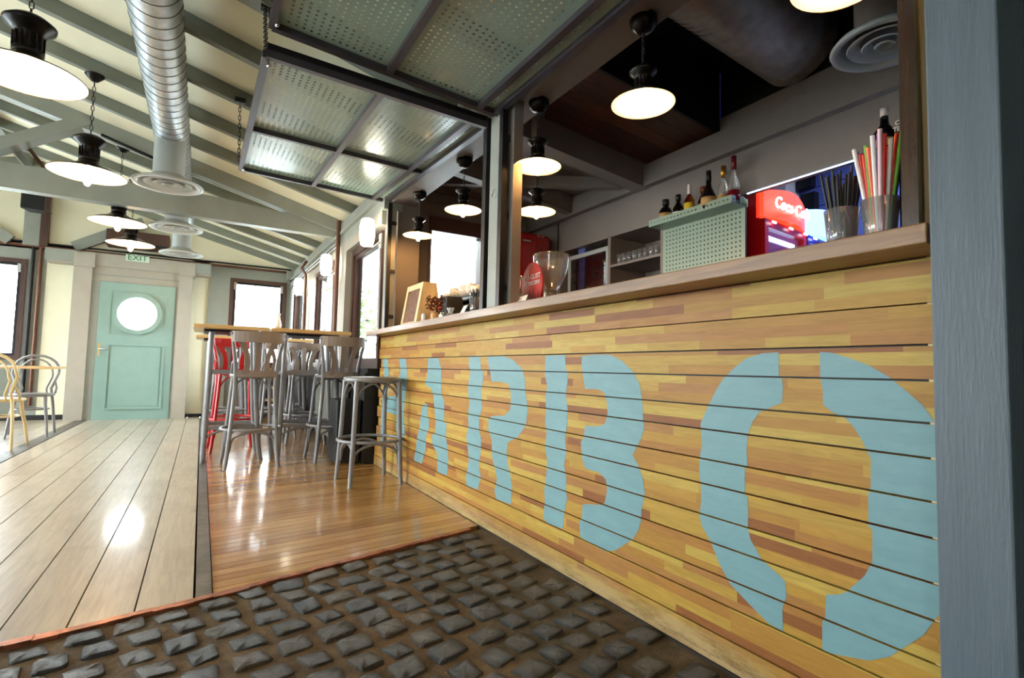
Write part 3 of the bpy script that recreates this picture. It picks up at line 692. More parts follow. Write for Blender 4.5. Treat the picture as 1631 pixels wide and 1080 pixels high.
# ------------------------------------------------------------------ kiosk: bar front
bar = thing('bar_counter', 'long bar front of yellow pine planks with big pale blue stencil letters', 'bar', (BX, 2.5, 0))
ZJ = [.0, .088, .180, .259, .346, .424, .516, .593, .683, .759, .849, .928, 1.018, 1.119]
GAP = {2: .007, 4: .003, 3: .007, 5: .009, 7: .008, 9: .006, 11: .006}
LETTERS = [[(4.5183,0.9301),(4.3678,0.9289),(4.3408,0.8497),(4.3148,0.7768),(4.3273,0.5991),(4.3782,0.4494),(4.3259,0.3089),(4.3289,0.1951),(4.4906,0.2052),(4.5016,0.2891),(4.5027,0.4388),(4.4856,0.5902),(4.4547,0.7738),(4.4823,0.8487)],[(4.0723,0.9265),(3.915,0.9252),(3.8858,0.853),(3.8616,0.758),(3.9046,0.6228),(3.9202,0.4976),(3.8765,0.3596),(3.9142,0.3079),(3.9164,0.194),(4.0518,0.1984),(4.047,0.2916),(4.0887,0.385),(4.0839,0.4792),(4.3475,0.4832),(4.3629,0.6076),(4.0858,0.6325),(4.0529,0.7527),(4.0311,0.8322)],[(3.4488,0.9241),(3.2654,0.9225),(3.2123,0.8505),(3.198,0.7676),(3.2029,0.6845),(3.1468,0.6502),(3.1396,0.5104),(3.1026,0.511),(3.1028,0.4192),(3.0685,0.3514),(3.056,0.2816),(3.067,0.1897),(3.2126,0.1827),(3.229,0.2395),(3.2468,0.3116),(3.3264,0.3463),(3.3399,0.4062),(3.2842,0.4249),(3.2782,0.4971),(3.3053,0.5791),(3.3335,0.6701),(3.3707,0.7153),(3.485,0.7396),(3.4964,0.7668),(3.4538,0.7841),(3.4552,0.8484)],[(3.5338,0.5863),(3.4822,0.6108),(3.4332,0.6013),(3.4297,0.5143),(3.395,0.5095),(3.398,0.4465),(3.4436,0.3784),(3.4408,0.2998),(3.5061,0.1917),(3.6642,0.1893),(3.634,0.2731),(3.6139,0.358),(3.5663,0.4451),(3.5625,0.5026)],[(2.7997,0.9265),(2.6556,0.9249),(2.6454,0.8491),(2.6169,0.8468),(2.6161,0.7849),(2.6357,0.7325),(2.6164,0.6436),(2.6469,0.5833),(2.6491,0.5251),(2.6172,0.4647),(2.6191,0.4009),(2.6398,0.3214),(2.6109,0.2631),(2.646,0.1869),(2.7888,0.1843),(2.7979,0.2289),(2.7668,0.3204),(2.7767,0.3785),(2.8066,0.4547),(2.78,0.5247),(2.7932,0.5838),(2.7763,0.659),(2.8019,0.7183),(2.7965,0.7795),(2.7756,0.8409),(2.8026,0.8747)],[(2.5658,0.9239),(2.3898,0.9244),(2.2937,0.9057),(2.2021,0.8596),(2.1721,0.8094),(2.1724,0.7645),(2.1579,0.7206),(2.141,0.6664),(2.1587,0.5876),(2.2315,0.5237),(2.3255,0.4891),(2.3327,0.4417),(2.3279,0.3901),(2.2952,0.3381),(2.2742,0.2794),(2.2792,0.1901),(2.4267,0.184),(2.4538,0.22),(2.4269,0.2849),(2.455,0.3398),(2.4888,0.395),(2.4934,0.48),(2.5355,0.5245),(2.5389,0.5865),(2.5054,0.6044),(2.3627,0.6201),(2.3099,0.6537),(2.3033,0.7124),(2.3148,0.7587),(2.3395,0.7837),(2.4202,0.7908),(2.5154,0.7904),(2.5347,0.8503),(2.5549,0.8755)],[(2.0018,0.9219),(1.8497,0.923),(1.8427,0.8579),(1.8275,0.853),(1.8279,0.8084),(1.8398,0.7583),(1.8246,0.6901),(1.8276,0.6211),(1.8408,0.5607),(1.8295,0.5132),(1.8443,0.4523),(1.8264,0.4067),(1.828,0.3483),(1.8174,0.3216),(1.8354,0.2597),(1.8449,0.1879),(1.9578,0.1802),(1.9951,0.1961),(1.9831,0.2756),(1.99,0.3151),(1.9759,0.3896),(1.9707,0.452),(1.9912,0.5109),(1.9804,0.5745),(1.9952,0.625),(1.9877,0.6779),(1.9955,0.7403),(1.982,0.7828),(2.0025,0.8349)],[(1.733,0.9166),(1.6537,0.9222),(1.5561,0.919),(1.4907,0.8964),(1.4347,0.8581),(1.3986,0.8129),(1.3865,0.764),(1.3801,0.7071),(1.3739,0.6589),(1.3905,0.6163),(1.4306,0.5575),(1.4009,0.5252),(1.3775,0.4808),(1.368,0.4347),(1.3852,0.367),(1.3831,0.3819),(1.3848,0.3367),(1.4003,0.2975),(1.4277,0.2609),(1.456,0.2398),(1.5148,0.1977),(1.5664,0.1772),(1.5987,0.1762),(1.6896,0.1818),(1.7256,0.1881),(1.7332,0.2489),(1.7183,0.26),(1.7137,0.3164),(1.7063,0.3226),(1.5993,0.3424),(1.5791,0.3557),(1.5666,0.4019),(1.5741,0.4441),(1.6155,0.4631),(1.6653,0.4635),(1.7023,0.4664),(1.7212,0.5006),(1.732,0.5647),(1.7127,0.5859),(1.7063,0.6334),(1.6192,0.6404),(1.5849,0.6545),(1.568,0.6916),(1.5729,0.7357),(1.5872,0.7706),(1.6222,0.7853),(1.7099,0.7835),(1.7267,0.8496),(1.7351,0.8782)],[(0.8705,0.9171),(0.8696,0.8483),(0.8617,0.8466),(0.8585,0.8248),(0.8615,0.781),(0.8857,0.77),(0.9276,0.7509),(0.9495,0.723),(0.9643,0.6887),(0.9697,0.642),(0.967,0.5931),(0.975,0.5885),(0.9753,0.5117),(0.9659,0.5105),(0.9646,0.4602),(0.9662,0.422),(0.9577,0.3929),(0.9231,0.3476),(0.8705,0.3228),(0.8566,0.3129),(0.8531,0.2763),(0.8647,0.2428),(0.8639,0.1832),(0.9039,0.1859),(0.9585,0.2126),(1.0246,0.2481),(1.0636,0.297),(1.0962,0.3539),(1.1258,0.3868),(1.1345,0.4191),(1.1276,0.4622),(1.1286,0.5105),(1.1347,0.5372),(1.1349,0.5862),(1.128,0.6292),(1.1239,0.6136),(1.1311,0.6988),(1.1005,0.7586),(1.0749,0.8026),(1.0499,0.8385),(1.0096,0.8738),(0.971,0.9008),(0.9196,0.9148)],[(0.7595,0.9157),(0.7296,0.9134),(0.6861,0.8985),(0.645,0.8818),(0.6064,0.858),(0.5701,0.8253),(0.5399,0.7965),(0.5135,0.7541),(0.4884,0.6005),(0.4928,0.3971),(0.5194,0.3628),(0.5479,0.3092),(0.5779,0.2747),(0.6138,0.2342),(0.6561,0.206),(0.7162,0.1894),(0.7536,0.1802),(0.7618,0.1846),(0.7611,0.2502),(0.7537,0.2641),(0.7509,0.3185),(0.7195,0.33),(0.7037,0.3421),(0.6628,0.393),(0.6453,0.4296),(0.6442,0.5017),(0.6522,0.5099),(0.6516,0.5828),(0.646,0.5996),(0.6449,0.6676),(0.6558,0.6871),(0.6605,0.7011),(0.6831,0.7369),(0.7041,0.7572),(0.7315,0.7663),(0.7523,0.7821),(0.7536,0.8229),(0.7591,0.849)]]
END = {0: 4.67, 1: 4.66, 2: 4.60, 3: 4.63, 4: 4.58, 5: 4.62, 6: 4.575, 7: 4.61, 8: 4.55, 9: 4.59, 10: 4.56, 11: 4.62, 12: 4.60}
rr = random.Random(21)
DX = [0, .0, .004, -.002, .003, -.003, .004, -.002, .004, -.001, .003, -.002, .002]
for i in range(len(ZJ)-1):
    z0, z1 = ZJ[i], ZJ[i+1]
    gap = .0035 if i % 2 else .0065
    if i >= 11: gap = .0035
    mb = MB(); xf = BX
    mb.box(xf, xf+.03, .4645, END[i], z0+gap/2, z1-gap/2)
    for poly in LETTERS:
        pl = clip_poly(poly, 0, 1, z1-gap/2); pl = clip_poly(pl, 0, -1, -(z0+gap/2)) if pl else pl
        pl = clip_poly(pl, -1, 0, -.4655) if pl else pl
        if not pl or len(pl) < 3: continue
        q = []
        for p in pl:
            if not q or abs(p[0]-q[-1][0])+abs(p[1]-q[-1][1]) > 1e-5: q.append(p)
        if len(q) < 3: continue
        v3 = [Vector((p[0], p[1], 0)) for p in q]
        tris = tessellate_polygon([v3])
        mb.add([(xf-.0008, p[0], p[1]) for p in q], [tuple(t) for t in tris], 1)
    mb.build('plank', [M['plankd' if i < 1 else 'plank'], M['paint']], bar)
B(BX+.03, BX+.06, .4645, 4.55, .0, 1.119).build('backing', M['black'], bar)
ct = thing('countertop', 'thick brown wooden countertop running along the pine bar front', 'countertop', (1.5, 2.8, 1.135))
MB().prism([(1.216, .472), (1.40, .472), (1.72, .472), (1.72, 4.40), (1.42, 4.40), (1.42, 4.60), (1.30, 4.62), (1.225, 4.60), (1.216, 4.57)], 1.120, 1.162).build('worktop', M['counter'], ct, bevel=.003)
B(1.36, 1.70, .56, 4.3, 1.08, 1.137).build('support_rail', M['counter'], ct) if False else None
# inner shelf/back bar inside so nothing floats
bb = tag(B(BX+.06, 1.70, .56, 4.34, 0, 1.119).build('bar_carcass', M['mauve']), 'grey painted carcass of the bar under the brown countertop', 'bar')

# post at the near right corner, black wall beyond
post = B(1.206, 1.40, .353, .464, 0, 3.2).build('trim_3', M['bluegrey'], kind='structure', bevel=.004)
o = B(1.36, 1.385, .515, .53, .0, 3.0).build('trim_4', M['menu'], kind='structure')
dw = B(1.44, 1.46, -2.6, .45, 0, 3.4).build('wall_front', M['navy'], kind='structure')
pk = MB()
for i, x in enumerate((1.33, 1.355, 1.385, 1.41)): pk.box(x, x+.02, .530+.004*(i % 2), .562+.006*(i % 2), 1.162, 2.6)
pk.build('trim_5', M['darkframe'], kind='structure')

# kiosk posts and steel sub-frames
kp = empty('trim_6', (1.35, 2.42, 1.18), 'structure')
B(1.300, 1.33, 2.385, 2.495, 1.162, 2.235).build('post_face', M['grey'], kp)
B(1.345, 1.47, 2.335, 2.405, 1.162, 2.2).build('post_core', M['creamw'], kp) if False else None
B(1.335, 1.39, 2.305, 2.385, 1.162, 2.27).build('timber_post', M['mauve'], kp)
kp2 = empty('trim_7', (1.35, 4.35, 1.18), 'structure')
B(1.30, 1.36, 4.30, 4.38, 1.162, 2.2).build('post_face', M['grey'], kp2)
B(1.40, 1.60, 4.38, 4.55, 1.10, 2.5).build('timber_post', M['mauve'], kp2)
def steel_jamb(nm, y0, y1, lb):
    t = thing(nm, lb, 'frame', (1.305, (y0+y1)/2, 1.162))
    B(1.285, 1.318, y0, y1, 1.162, 2.235).build('angle_bar', M['iron'], t)
    for z in (1.26, 1.64, 2.05):
        B(1.318, 1.36, (y0+y1)/2-.012, (y0+y1)/2+.012, z, z+.03).build('bracket', M['iron'], t)
steel_jamb('steel_jamb', 2.515, 2.555, 'black steel jamb on the far side of the middle bar post')
steel_jamb('steel_jamb', 2.335, 2.372, 'black steel jamb on the near side of the middle bar post')
steel_jamb('steel_jamb', 4.285, 4.31, 'black steel jamb at the far end of the bar opening')
lin_ = empty('trim_8', (1.4, 2.5, 2.25), 'structure')
B(1.33, 1.53, .52, 4.60, 2.27, 2.46).build('lintel_beam', M['mauve'], lin_)

# hook on the post
o = MB().tube(arc((1.295, 2.44, 1.79), .022, -PI*.9, PI*.6, 14, (0, 1, 0), (0, 0, 1)), .0025, 6).build('wire_hook', M['steel']); tag(o, 'small wire hook on the middle bar post', 'hook')

# ------------------------------------------------------------------ perforated flaps
def pegsheet(nm, o_, u, v, lu, lv, pitch, hole, mat, parent, t=.002, margin=.012):
    """sheet with square holes; origin o_, unit axes u, v"""
    o_, u, v = Vector(o_), Vector(u).normalized(), Vector(v).normalized(); nn = u.cross(v)
    nu = max(1, int((lu-2*margin)/pitch)); nv = max(1, int((lv-2*margin)/pitch))
    def ticks(l, n):
        s0 = (l-n*pitch)/2; ts = [0]
        for i in range(n): a = s0+i*pitch+(pitch-hole)/2; ts += [a, a+hole]
        return ts+[l]
    tu, tv = ticks(lu, nu), ticks(lv, nv); W_, H_ = len(tu), len(tv)
    vs = [tuple(o_+u*a+v*b) for b in tv for a in tu]
    fs = [(j*W_+i, j*W_+i+1, (j+1)*W_+i+1, (j+1)*W_+i) for j in range(H_-1) for i in range(W_-1) if not (i % 2 == 1 and j % 2 == 1)]
    mb = MB().add(vs, fs); ob = mb.build(nm, mat, parent)
    return ob
def flap(nm, label, P00, P01, P10, us, vs_, seed):
    """P00 hinge/near, P01 hinge/far, P10 outer/near ; us: fractions outward where bars stand ; vs_: fractions along"""
    P00, P01, P10 = Vector(P00), Vector(P01), Vector(P10); L = (P01-P00).length; Wd = (P10-P00).length
    v = (P01-P00).normalized(); u = (P10-P00).normalized(); nz = u.cross(v); nz = nz if nz.z > 0 else -nz
    t = thing(nm, label, 'shutter', tuple(P00))
    bw, bh = .032, .034
    def bar_(a, b, name='frame_bar', w_=bw):
        MB().beam(a, b, w_, bh, nz).build(name, M['ironp'], t)
    ue = [0]+us+[1]; ve = [0]+vs_+[1]
    bar_(P00, P01); bar_(P10, P10+v*L); bar_(P00, P10); bar_(P01, P01+u*Wd)
    for q in us: bar_(P00+u*Wd*q, P00+u*Wd*q+v*L, 'cross_bar')
    for q in vs_: bar_(P00+v*L*q, P00+v*L*q+u*Wd, 'cross_bar')
    # dark upper lip all round
    MB().beam(P00+nz*.03, P10+nz*.03, .014, .04, nz).build('lip', M['iron'], t)
    MB().beam(P01+nz*.03, P01+u*Wd+nz*.03, .014, .04, nz).build('lip', M['iron'], t)
    for i in range(len(ue)-1):
        for j in range(len(ve)-1):
            o_ = P00+u*(ue[i]*Wd+bw/2)+v*(ve[j]*L+bw/2)+nz*.012
            lu = (ue[i+1]-ue[i])*Wd-bw; lv = (ve[j+1]-ve[j])*L-bw
            pegsheet('perforated_panel', o_, u, v, lu, lv, .031, .0105, M['tealflap'], t)
    for q in (.03, .97):
        p = P00+u*Wd*.985+v*L*q-nz*.02
        MB().lathe([(0, -.012), (.009, -.008), (.009, .006), (0, .01)], p, 8).build('eye_bolt', M['chrome'], t)
    return t
flap('awning_shutter', 'far open shutter of sea green perforated sheet in a steel frame', (1.29, 2.53, 2.195), (1.29, 4.42, 2.290), (.18, 2.52, 2.229), [.09, .53], [.52], 1)
flap('awning_shutter', 'near open shutter of green perforated sheet hanging over the camera side', (1.29, .56, 2.205), (1.29, 2.435, 2.228), (.19, .56, 2.292), [.09, .53], [.52-.09], 2)
def chain(nm, a, b, label, link=.035, r=.0028, group=None):
    a, b = Vector(a), Vector(b); L = (b-a).length; n_ = int(L/(link*.78)); d = (b-a).normalized()
    s1 = d.cross(Vector((0, 1, 0))).normalized(); s2 = d.cross(s1)
    t = thing(nm, label, 'chain', tuple(b), group)
    mb = MB()
    for i in range(n_):
        c_ = a+d*(i+.5)*L/n_; s_ = s1 if i % 2 else s2; h = link/2; w_ = link*.22
        pts = [c_+d*h*.6*math.copysign(1, math.sin(q))+d*w_*math.sin(q)+s_*w_*math.cos(q) for q in [2*PI*(k+.5)/10 for k in range(10)]]
        mb.tube(pts, r, 5, closed=True)
    mb.build('links', M['iron'], t)
    return t
t = chain('chain', (.19, 2.92, 2.69), (.18, 2.56, 2.25), 'chain holding the near corner of the far open shutter'); B(.17, .21, 2.90, 2.94, 2.68, 2.70).build('anchor', M['iron'], t)
t = chain('chain', (.145, 4.225, 2.74), (.165, 4.38, 2.34), 'chain holding the far corner of the far open shutter'); B(.11, .18, 4.205, 4.235, 2.74, 2.775).build('anchor', M['iron'], t)
t = chain('chain', (.16, 2.28, 2.95), (.185, 2.40, 2.32), 'chain holding the outer corner of the near open shutter', r=.004, link=.05)

# ------------------------------------------------------------------ ducts
du = thing('ventilation_duct', 'large silver spiral duct hanging along the sloped cream ceiling', 'duct', (-.3, 4.9, 2.7))
X0, R0, Z0 = -.30, .125, 2.70
MB().tube([(X0, y, Z0) for y in (-1.0, 1, 3, 5, 7, 8.0)], R0, 28).build('main_pipe', M['galv'], du)
mb = MB()
y = -.9
k = 0
while y < 8.0:
    pts = [(X0+(R0+.001)*math.cos(a), y+.02*a/PI, Z0+(R0+.001)*math.sin(a)) for a in [2*PI*i/28 for i in range(29)]]
    mb.tube(pts, .0017, 5, cap=False); y += .105
mb.build('spiral_seam', M['zinc'], du)
for i, (yy_, lab) in enumerate(((4.93, 0), (6.5, 0), (8.0, 0))):
    zt = 2.26
    dp = MB().tube([(X0-.0, yy_, Z0), (X0, yy_, zt+.05)], .108, 28).build('drop_pipe', M['diff'], du)
    mb = MB().lathe([(.108, .07), (.15, .04), (.225, .012), (.245, 0), (.24, -.012), (.21, -.012), (.195, .02), (.12, .05)], (X0, yy_, zt), 40, cap=False)
    mb.build('diffuser_rim', M['diff'], dp)
    for (ra, rb, h) in ((.165, .115, .0), (.10, .055, -.004), (.04, .0, -.008)):
        mb = MB().lathe([(ra, h), (ra-.004, h-.006), (rb+.01, h+.016), (max(rb, .0), h+.024)], (X0, yy_, zt), 32, cap=False)
        mb.build('diffuser_ring', M['diff'], dp)

# ------------------------------------------------------------------ pendant lamps
def pendant(label, group, D, shade_z, top, bulbmat, canopy='cone'):
    """local origin at the bulb socket height; x,y = 0. z measured from shade rim (0)"""
    t = thing('pendant_lamp', label, 'lamp', (0, 0, 0), group)
    R = D/2; k = D/.48
    # shade: outer dark, inner white
    prof = [(R, 0), (R*.99, .006*k), (R*.72, .035*k), (R*.42, .062*k), (R*.27, .085*k), (R*.25, .11*k)]
    MB().lathe(prof+[(0.0, .11*k)], n=36, cap=False).build('shade', M['lampbody'], t)
    inn = [(R*.985, .001*k), (R*.70, .029*k), (R*.40, .056*k), (R*.24, .078*k), (0, .08*k)]
    MB().lathe(inn, n=36, cap=False).build('inner_reflector', M['white'], t)
    nk = MB().lathe([(R*.25, .10*k), (R*.26, .12*k), (R*.235, .125*k), (R*.235, .20*k), (R*.27, .21*k), (R*.30, .225*k), (R*.42, .245*k), (R*.43, .26*k), (R*.30, .285*k), (R*.1, .30*k), (0, .30*k)], n=24).build('neck', M['lampbody'], t)
    mb = MB()
    for j in range(14):
        a = 2*PI*j/14; r = R*.25
        mb.box(r*math.cos(a)-.003, r*math.cos(a)+.003, r*math.sin(a)-.003, r*math.sin(a)+.003, .13*k, .20*k)
    mb.build('rib', M['lampbody'], nk)
    rb = .028*max(k, .62)
    MB().lathe([(0, -.085*k), (rb*.55, -.078*k), (rb*.95, -.052*k), (rb, -.02*k), (rb*.8, .02*k), (rb*.45, .05*k), (rb*.4, .07*k), (0, .07*k)], n=14).build('bulb', bulbmat, t)
    # chain
    z0 = .30*k; L = top-z0; n_ = max(2, int(L/(.036*max(k, .6)))); mb = MB(); ll = L/n_
    for i in range(n_):
        c_ = z0+(i+.5)*ll; h = ll*.62; w_ = ll*.24
        pts = [((w_*math.cos(q)) if i % 2 else 0, 0 if i % 2 else w_*math.cos(q), c_+h*.55*math.copysign(1, math.sin(q))+w_*.6*math.sin(q)) for q in [2*PI*(u_+.5)/8 for u_ in range(8)]]
        mb.tube(pts, .0030*max(k, .7), 5, closed=True)
    mb.build('chain', M['iron'], t)
    cr = .062*k if canopy == 'cone' else .055
    MB().lathe([(.008, top-.0), (cr*.35, top-.0+.002), (cr, top+.045*k), (cr, top+.05*k), (0, top+.05*k)] if canopy == 'cone' else
               [(0, top-.012), (cr*.5, top-.008), (cr*.9, top+.012), (cr, top+.03), (cr, top+.05), (0, top+.05)], n=22).build('ceiling_rose', M['lampbody'], t)
    return t
GL = 'pendant lamps in a row under the cream ceiling'; GK = 'pendant lamps along the bar opening'
def put(t, loc): t.location = loc
LZ = 2.215
p0 = pendant('nearest pendant lamp of the ceiling row, cut by the left photo edge', GL, .48, 0, 2.97-.05-LZ, M['bulb'])
lefts = [((-.80, 3.33), None), ((-.79, 4.87), 'black pendant lamp second nearest in the ceiling row, before the tie beam'),
         ((-.78, 6.40), 'black pendant lamp hanging just past the tie beam, third of the ceiling row'),
         ((-.78, 7.49), 'farthest pendant lamp of the ceiling row, close above the exit sign')]
for i, ((x, y), lb) in enumerate(lefts):
    t = p0 if i == 0 else copy_tree(p0)
    t.location = (x, y, LZ)
    if lb: t['label'] = lb
k0 = pendant('large looking bar lamp at the top right, cut by the top photo edge', GK, .25, 0, 2.22-1.915, M['bulbk'], 'dome')
kl = [((1.43, .735), None), ((1.455, 1.50), 'bar lamp under the dark wooden ceiling, second from the right post'),
      ((1.46, 2.27), 'bar lamp hanging just right of the middle bar post, higher of two there'),
      ((1.46, 3.18), 'bar lamp just left of the middle bar post, before the bright window'),
      ((1.45, 4.00), 'bar lamp farthest along the counter, above the slanted menu board')]
for i, ((x, y), lb) in enumerate(kl):
    t = k0 if i == 0 else copy_tree(k0)
    t.location = (x, y, 1.915)
    if lb: t['label'] = lb
t = copy_tree(k0); t.location = (1.80, 2.80, 1.868); t['label'] = 'bar lamp set deeper inside, lower of the two right of the middle post'
t['group'] = 'pendant lamps along the bar opening'
# ceiling strip that carries the deeper lamp
# ------------------------------------------------------------------ wall sconces
def sconce(y, label):
    t = thing('wall_sconce', label, 'lamp', (1.15, y, 1.87), 'glowing wall sconces on the window wall')
    MB().lathe([(.036, 0), (.05, .01), (.062, .07), (.064, .12), (.062, .17), (.05, .225), (.03, .235), (0, .235)], (1.15, y, 1.87), 20).build('glass_shade', M['sconce'], t)
    MB().tube([(XW, y-.02, 1.93), (1.2, y-.02, 1.86), (1.15, y, 1.865)], .008, 8).build('arm', M['steel'], t)
    B(XW-.012, XW, y-.045, y+.02, 1.86, 1.99).build('back_plate', M['grey'], t)
sconce(4.42, 'glowing opal wall sconce beside the large window nearest the bar')
sconce(6.13, 'glowing opal wall sconce on the pier between the first and second side windows')
sconce(8.08, 'glowing opal wall sconce nearest the end wall')
# speaker
sp = thing('loudspeaker', 'black loudspeaker hung high in front of the gable', 'speaker', (-1.96, 9.0, 2.8))
MB().prism([(-2.10, 8.9), (-1.86, 8.92), (-1.90, 9.12), (-2.05, 9.12)], 2.78, 3.02).build('cabinet', M['black'], sp, bevel=.015)
MB().tube([(-1.97, 9.1, 2.9), (-1.97, 9.8, 2.95)], .012, 6).build('bracket', M['iron'], sp)
MB().tube([(-2.07, 8.9, 3.0), (-1.97, 8.95, 3.06), (-1.93, 9.3, 3.1)], .004, 5).build('cable', M['diff'], sp)
# spot under the plate between the flaps
st = thing('spot_lamp', 'small cylindrical spotlight on the beam behind the gap between the shutters', 'lamp', (1.2, 2.73, 2.3))
MB().tube([(1.22, 2.70, 2.37), (1.20, 2.72, 2.29)], .024, 14).build('barrel', M['steel'], st)
MB().tube(arc((1.21, 2.71, 2.33), .055, PI*.9, PI*2.1, 12, (0, 1, 0), (0, 0, 1)), .002, 5).build('cable', M['iron'], st)
B(1.20, 1.275, 2.68, 2.73, 2.365, 2.385).build('mount', M['grey'], st)

# ------------------------------------------------------------------ kiosk interior shell
ki = empty('wall_kiosk', (3.0, 2.5, 0), 'structure')
XB = 3.0
B(XB, XB+.05, 2.14, 4.80, 2.035, 2.36).build('wall_panel', M['mauve'], ki)
B(XB, XB+.05, .3, 2.14, 2.035, 2.36).build('wall_panel', M['mauve'], ki)
B(XB-.06, XB+.1, .2, 4.8, 2.33, 2.50).build('back_beam', M['mauve'], ki)
B(XB+.0, XB+.1, .2, 4.8, 2.50, 2.62).build('back_beam_upper', M['mauve'], ki)
B(XB-.003, XB+.006, .3, 2.14, 2.032, 2.036).build('light_edge', M['led'], ki)
# cabinet frames with niches
B(XB, XB+.05, 4.20, 4.80, 0, 2.035).build('wall_panel', M['mauve'], ki)
cab = thing('back_cabinet', 'grey built-in back bar cabinet with open shelf niches', 'cabinet', (XB, 3.5, .9))
for (y0, y1) in ((4.19, 4.24), (3.455, 3.49), (2.85, 2.88)):
    B(XB-.012, XB+.42, y0, y1, .0, 2.035).build('upright', M['mauve'], cab)
B(XB+.40, XB+.42, 2.88, 4.2, 0, 2.03).build('back_panel', M['mauve'], cab)
B(XB-.012, XB+.4, 2.88, 4.2, 2.02, 2.045).build('top_rail', M['mauve'], cab)
B(XB-.012, XB+.4, 2.88, 3.455, 1.755, 1.775).build('shelf', M['mauve'], cab)
B(XB-.012, XB+.4, 2.88, 3.455, 1.50, 1.52).build('shelf', M['mauve'], cab)
B(XB-.016, XB-.010, 4.235, 4.243, 1.9, 2.35).build('joint', M['black'], ki)
B(1.46, 5.3, .20, .26, 0, 3.2).build('side_wall', M['black'], ki)  # unseen wall added to keep sky light out of the kiosk
B(1.50, 1.56, .2, 6.2, 2.50, 3.2).build('upper_wall', M['mauve'], ki)  # unseen closure added against sky light leaking in between the roofs
# end wall of the kiosk with a window
kw = empty('wall_kiosk_end', (2.2, 4.78, 0), 'structure')
KY = 4.78
B(1.60, 1.85, KY, KY+.12, 0, 3.2).build('wall_panel', M['mauve'], kw)
B(1.85, XB, KY, KY+.12, 0, 1.25).build('wall_panel', M['mauve'], kw)
B(2.42, XB+.1, KY, KY+.12, 1.25, 3.2).build('wall_panel', M['mauve'], kw)
B(1.85, 2.42, KY, KY+.12, 2.33, 3.2).build('wall_panel', M['mauve'], kw)
for i in range(5): B(1.58, XB, KY-.012, KY-.0, 2.36+.11*i, 2.462+.11*i).build('siding_board', M['mauve'], kw)
B(1.50, 1.60, 4.56, KY+.12, 0, 3.2).build('wall_return', M['mauve'], kw)
wv = empty('window_9', (2.1, KY, 1.25), 'structure')
B(1.84, 2.43, KY-.03, KY+.1, 2.19, 2.335).build('window_frame', M['brownwin'], wv)
B(1.84, 1.862, KY-.02, KY+.1, 1.25, 2.19).build('window_frame', M['mauve'], wv)
B(2.40, 2.42, KY-.02, KY+.1, 1.25, 2.19).build('window_frame', M['brownwin'], wv)
B(1.86, 2.40, KY+.03, KY+.036, 1.25, 2.19).build('pane', M['glass'], wv)
pipe('copper_pipe', [(1.66, KY-.03, 1.2), (1.66, KY-.03, 2.35)], .02, M['redbrown'], 'brown vertical pipe beside the menu board, in the kiosk corner')
# kiosk ceiling
kc = empty('ceiling_kiosk', (2.2, 2.5, 2.5), 'structure')
def zk(x): return 2.325-.115*(x-3.0)
def sbeam(x0, x1, y0, y1, d0, d1, nm, mat, parent=kc, zf=zk):
    vs = [(x, y, zf(x)+d) for x in (x0, x1) for y in (y0, y1) for d in (d0, d1)]
    return MB().add(vs, [(0, 1, 3, 2), (4, 6, 7, 5), (0, 4, 5, 1), (2, 3, 7, 6), (0, 2, 6, 4), (1, 5, 7, 3)]).build(nm, mat, parent)
sbeam(1.50, 3.0, 3.02, 3.16, 0, .19, 'cross_beam', M['mauve'])
for i in range(5):
    y0 = 2.37+.132*i; sbeam(1.53, 3.0, y0, y0+.129, .19, .215, 'ceiling_board', M['darkceil'])
sbeam(1.53, 3.0, 2.35, 2.37, .19, .62, 'box_side', M['black'])  # black colour stands for shade on the side of the boarded ceiling
sbeam(1.53, 3.2, .2, 2.35, .62, .65, 'ceiling_board', M['black'])  # upper ceiling is only unlit, its darkness is put into the black
B(XB+.02, XB+.06, .2, 2.36, 2.62, 3.0).build('upper_wall', M['black'], kc)
for i in range(8):
    y0 = 3.16+.205*i; sbeam(1.53, 3.1, y0, y0+.203, .19, .215, 'ceiling_board', M['mauve'])
sbeam(1.53, 3.0, 3.95, 4.05, .02, .19, 'cross_beam', M['mauve'])
MB().beam((1.75, 4.6, 2.62), (2.95, 3.25, 2.42), .07, .09).build('diagonal_brace', M['mauve'], kc)
o = B(1.77, 1.83, 2.77, 2.83, 2.215, 2.60).build('lamp_batten', M['mauve'], kc)
# roof over the kiosk and outer shell
B(1.41, 4.4, .2, 6.2, 3.15, 3.2).build('kiosk_roof', M['black'], kc)
# dark duct and diffuser in the kiosk
kd = thing('kiosk_duct', 'big dark spiral duct under the unlit kiosk ceiling', 'duct', (2.2, 1.75, 2.9))
MB().tube([(1.58, 1.795, 3.01), (2.0, 1.79, 2.95), (2.99, 1.78, 2.83)], .235, 36).build('duct_pipe', M['galvd'], kd)
mb = MB()
for i in range(16):
    x = 1.60+i*.045
    mb.tube([(x+.0*math.cos(a), 1.792+.238*math.cos(a), 3.01-.1277*(x-1.58)+.238*math.sin(a)) for a in [2*PI*j/36 for j in range(37)]], .003, 5, cap=False)
mb.build('spiral_seam', M['iron'], kd)
KD = (2.48, 1.10, 2.30)
kf = thing('round_diffuser', 'round grey ceiling diffuser with concentric rings beside the right bar lamp', 'vent', KD)
MB().tube([(KD[0], KD[1], KD[2]+.03), (KD[0], KD[1], 2.95)], .11, 24).build('drop_pipe', M['mauve'], kf)
MB().lathe([(.11, .05), (.19, .02), (.205, 0), (.20, -.012), (.175, -.008), (.16, .02)], KD, 36, cap=False).build('diffuser_rim', M['diff'], kf)
for (ra, rb, h) in ((.14, .09, .0), (.085, .045, -.004), (.038, 0, -.006)):
    MB().lathe([(ra, h), (ra-.004, h-.006), (rb+.01, h+.014), (rb, h+.02)], KD, 28, cap=False).build('diffuser_ring', M['diff'], kf)

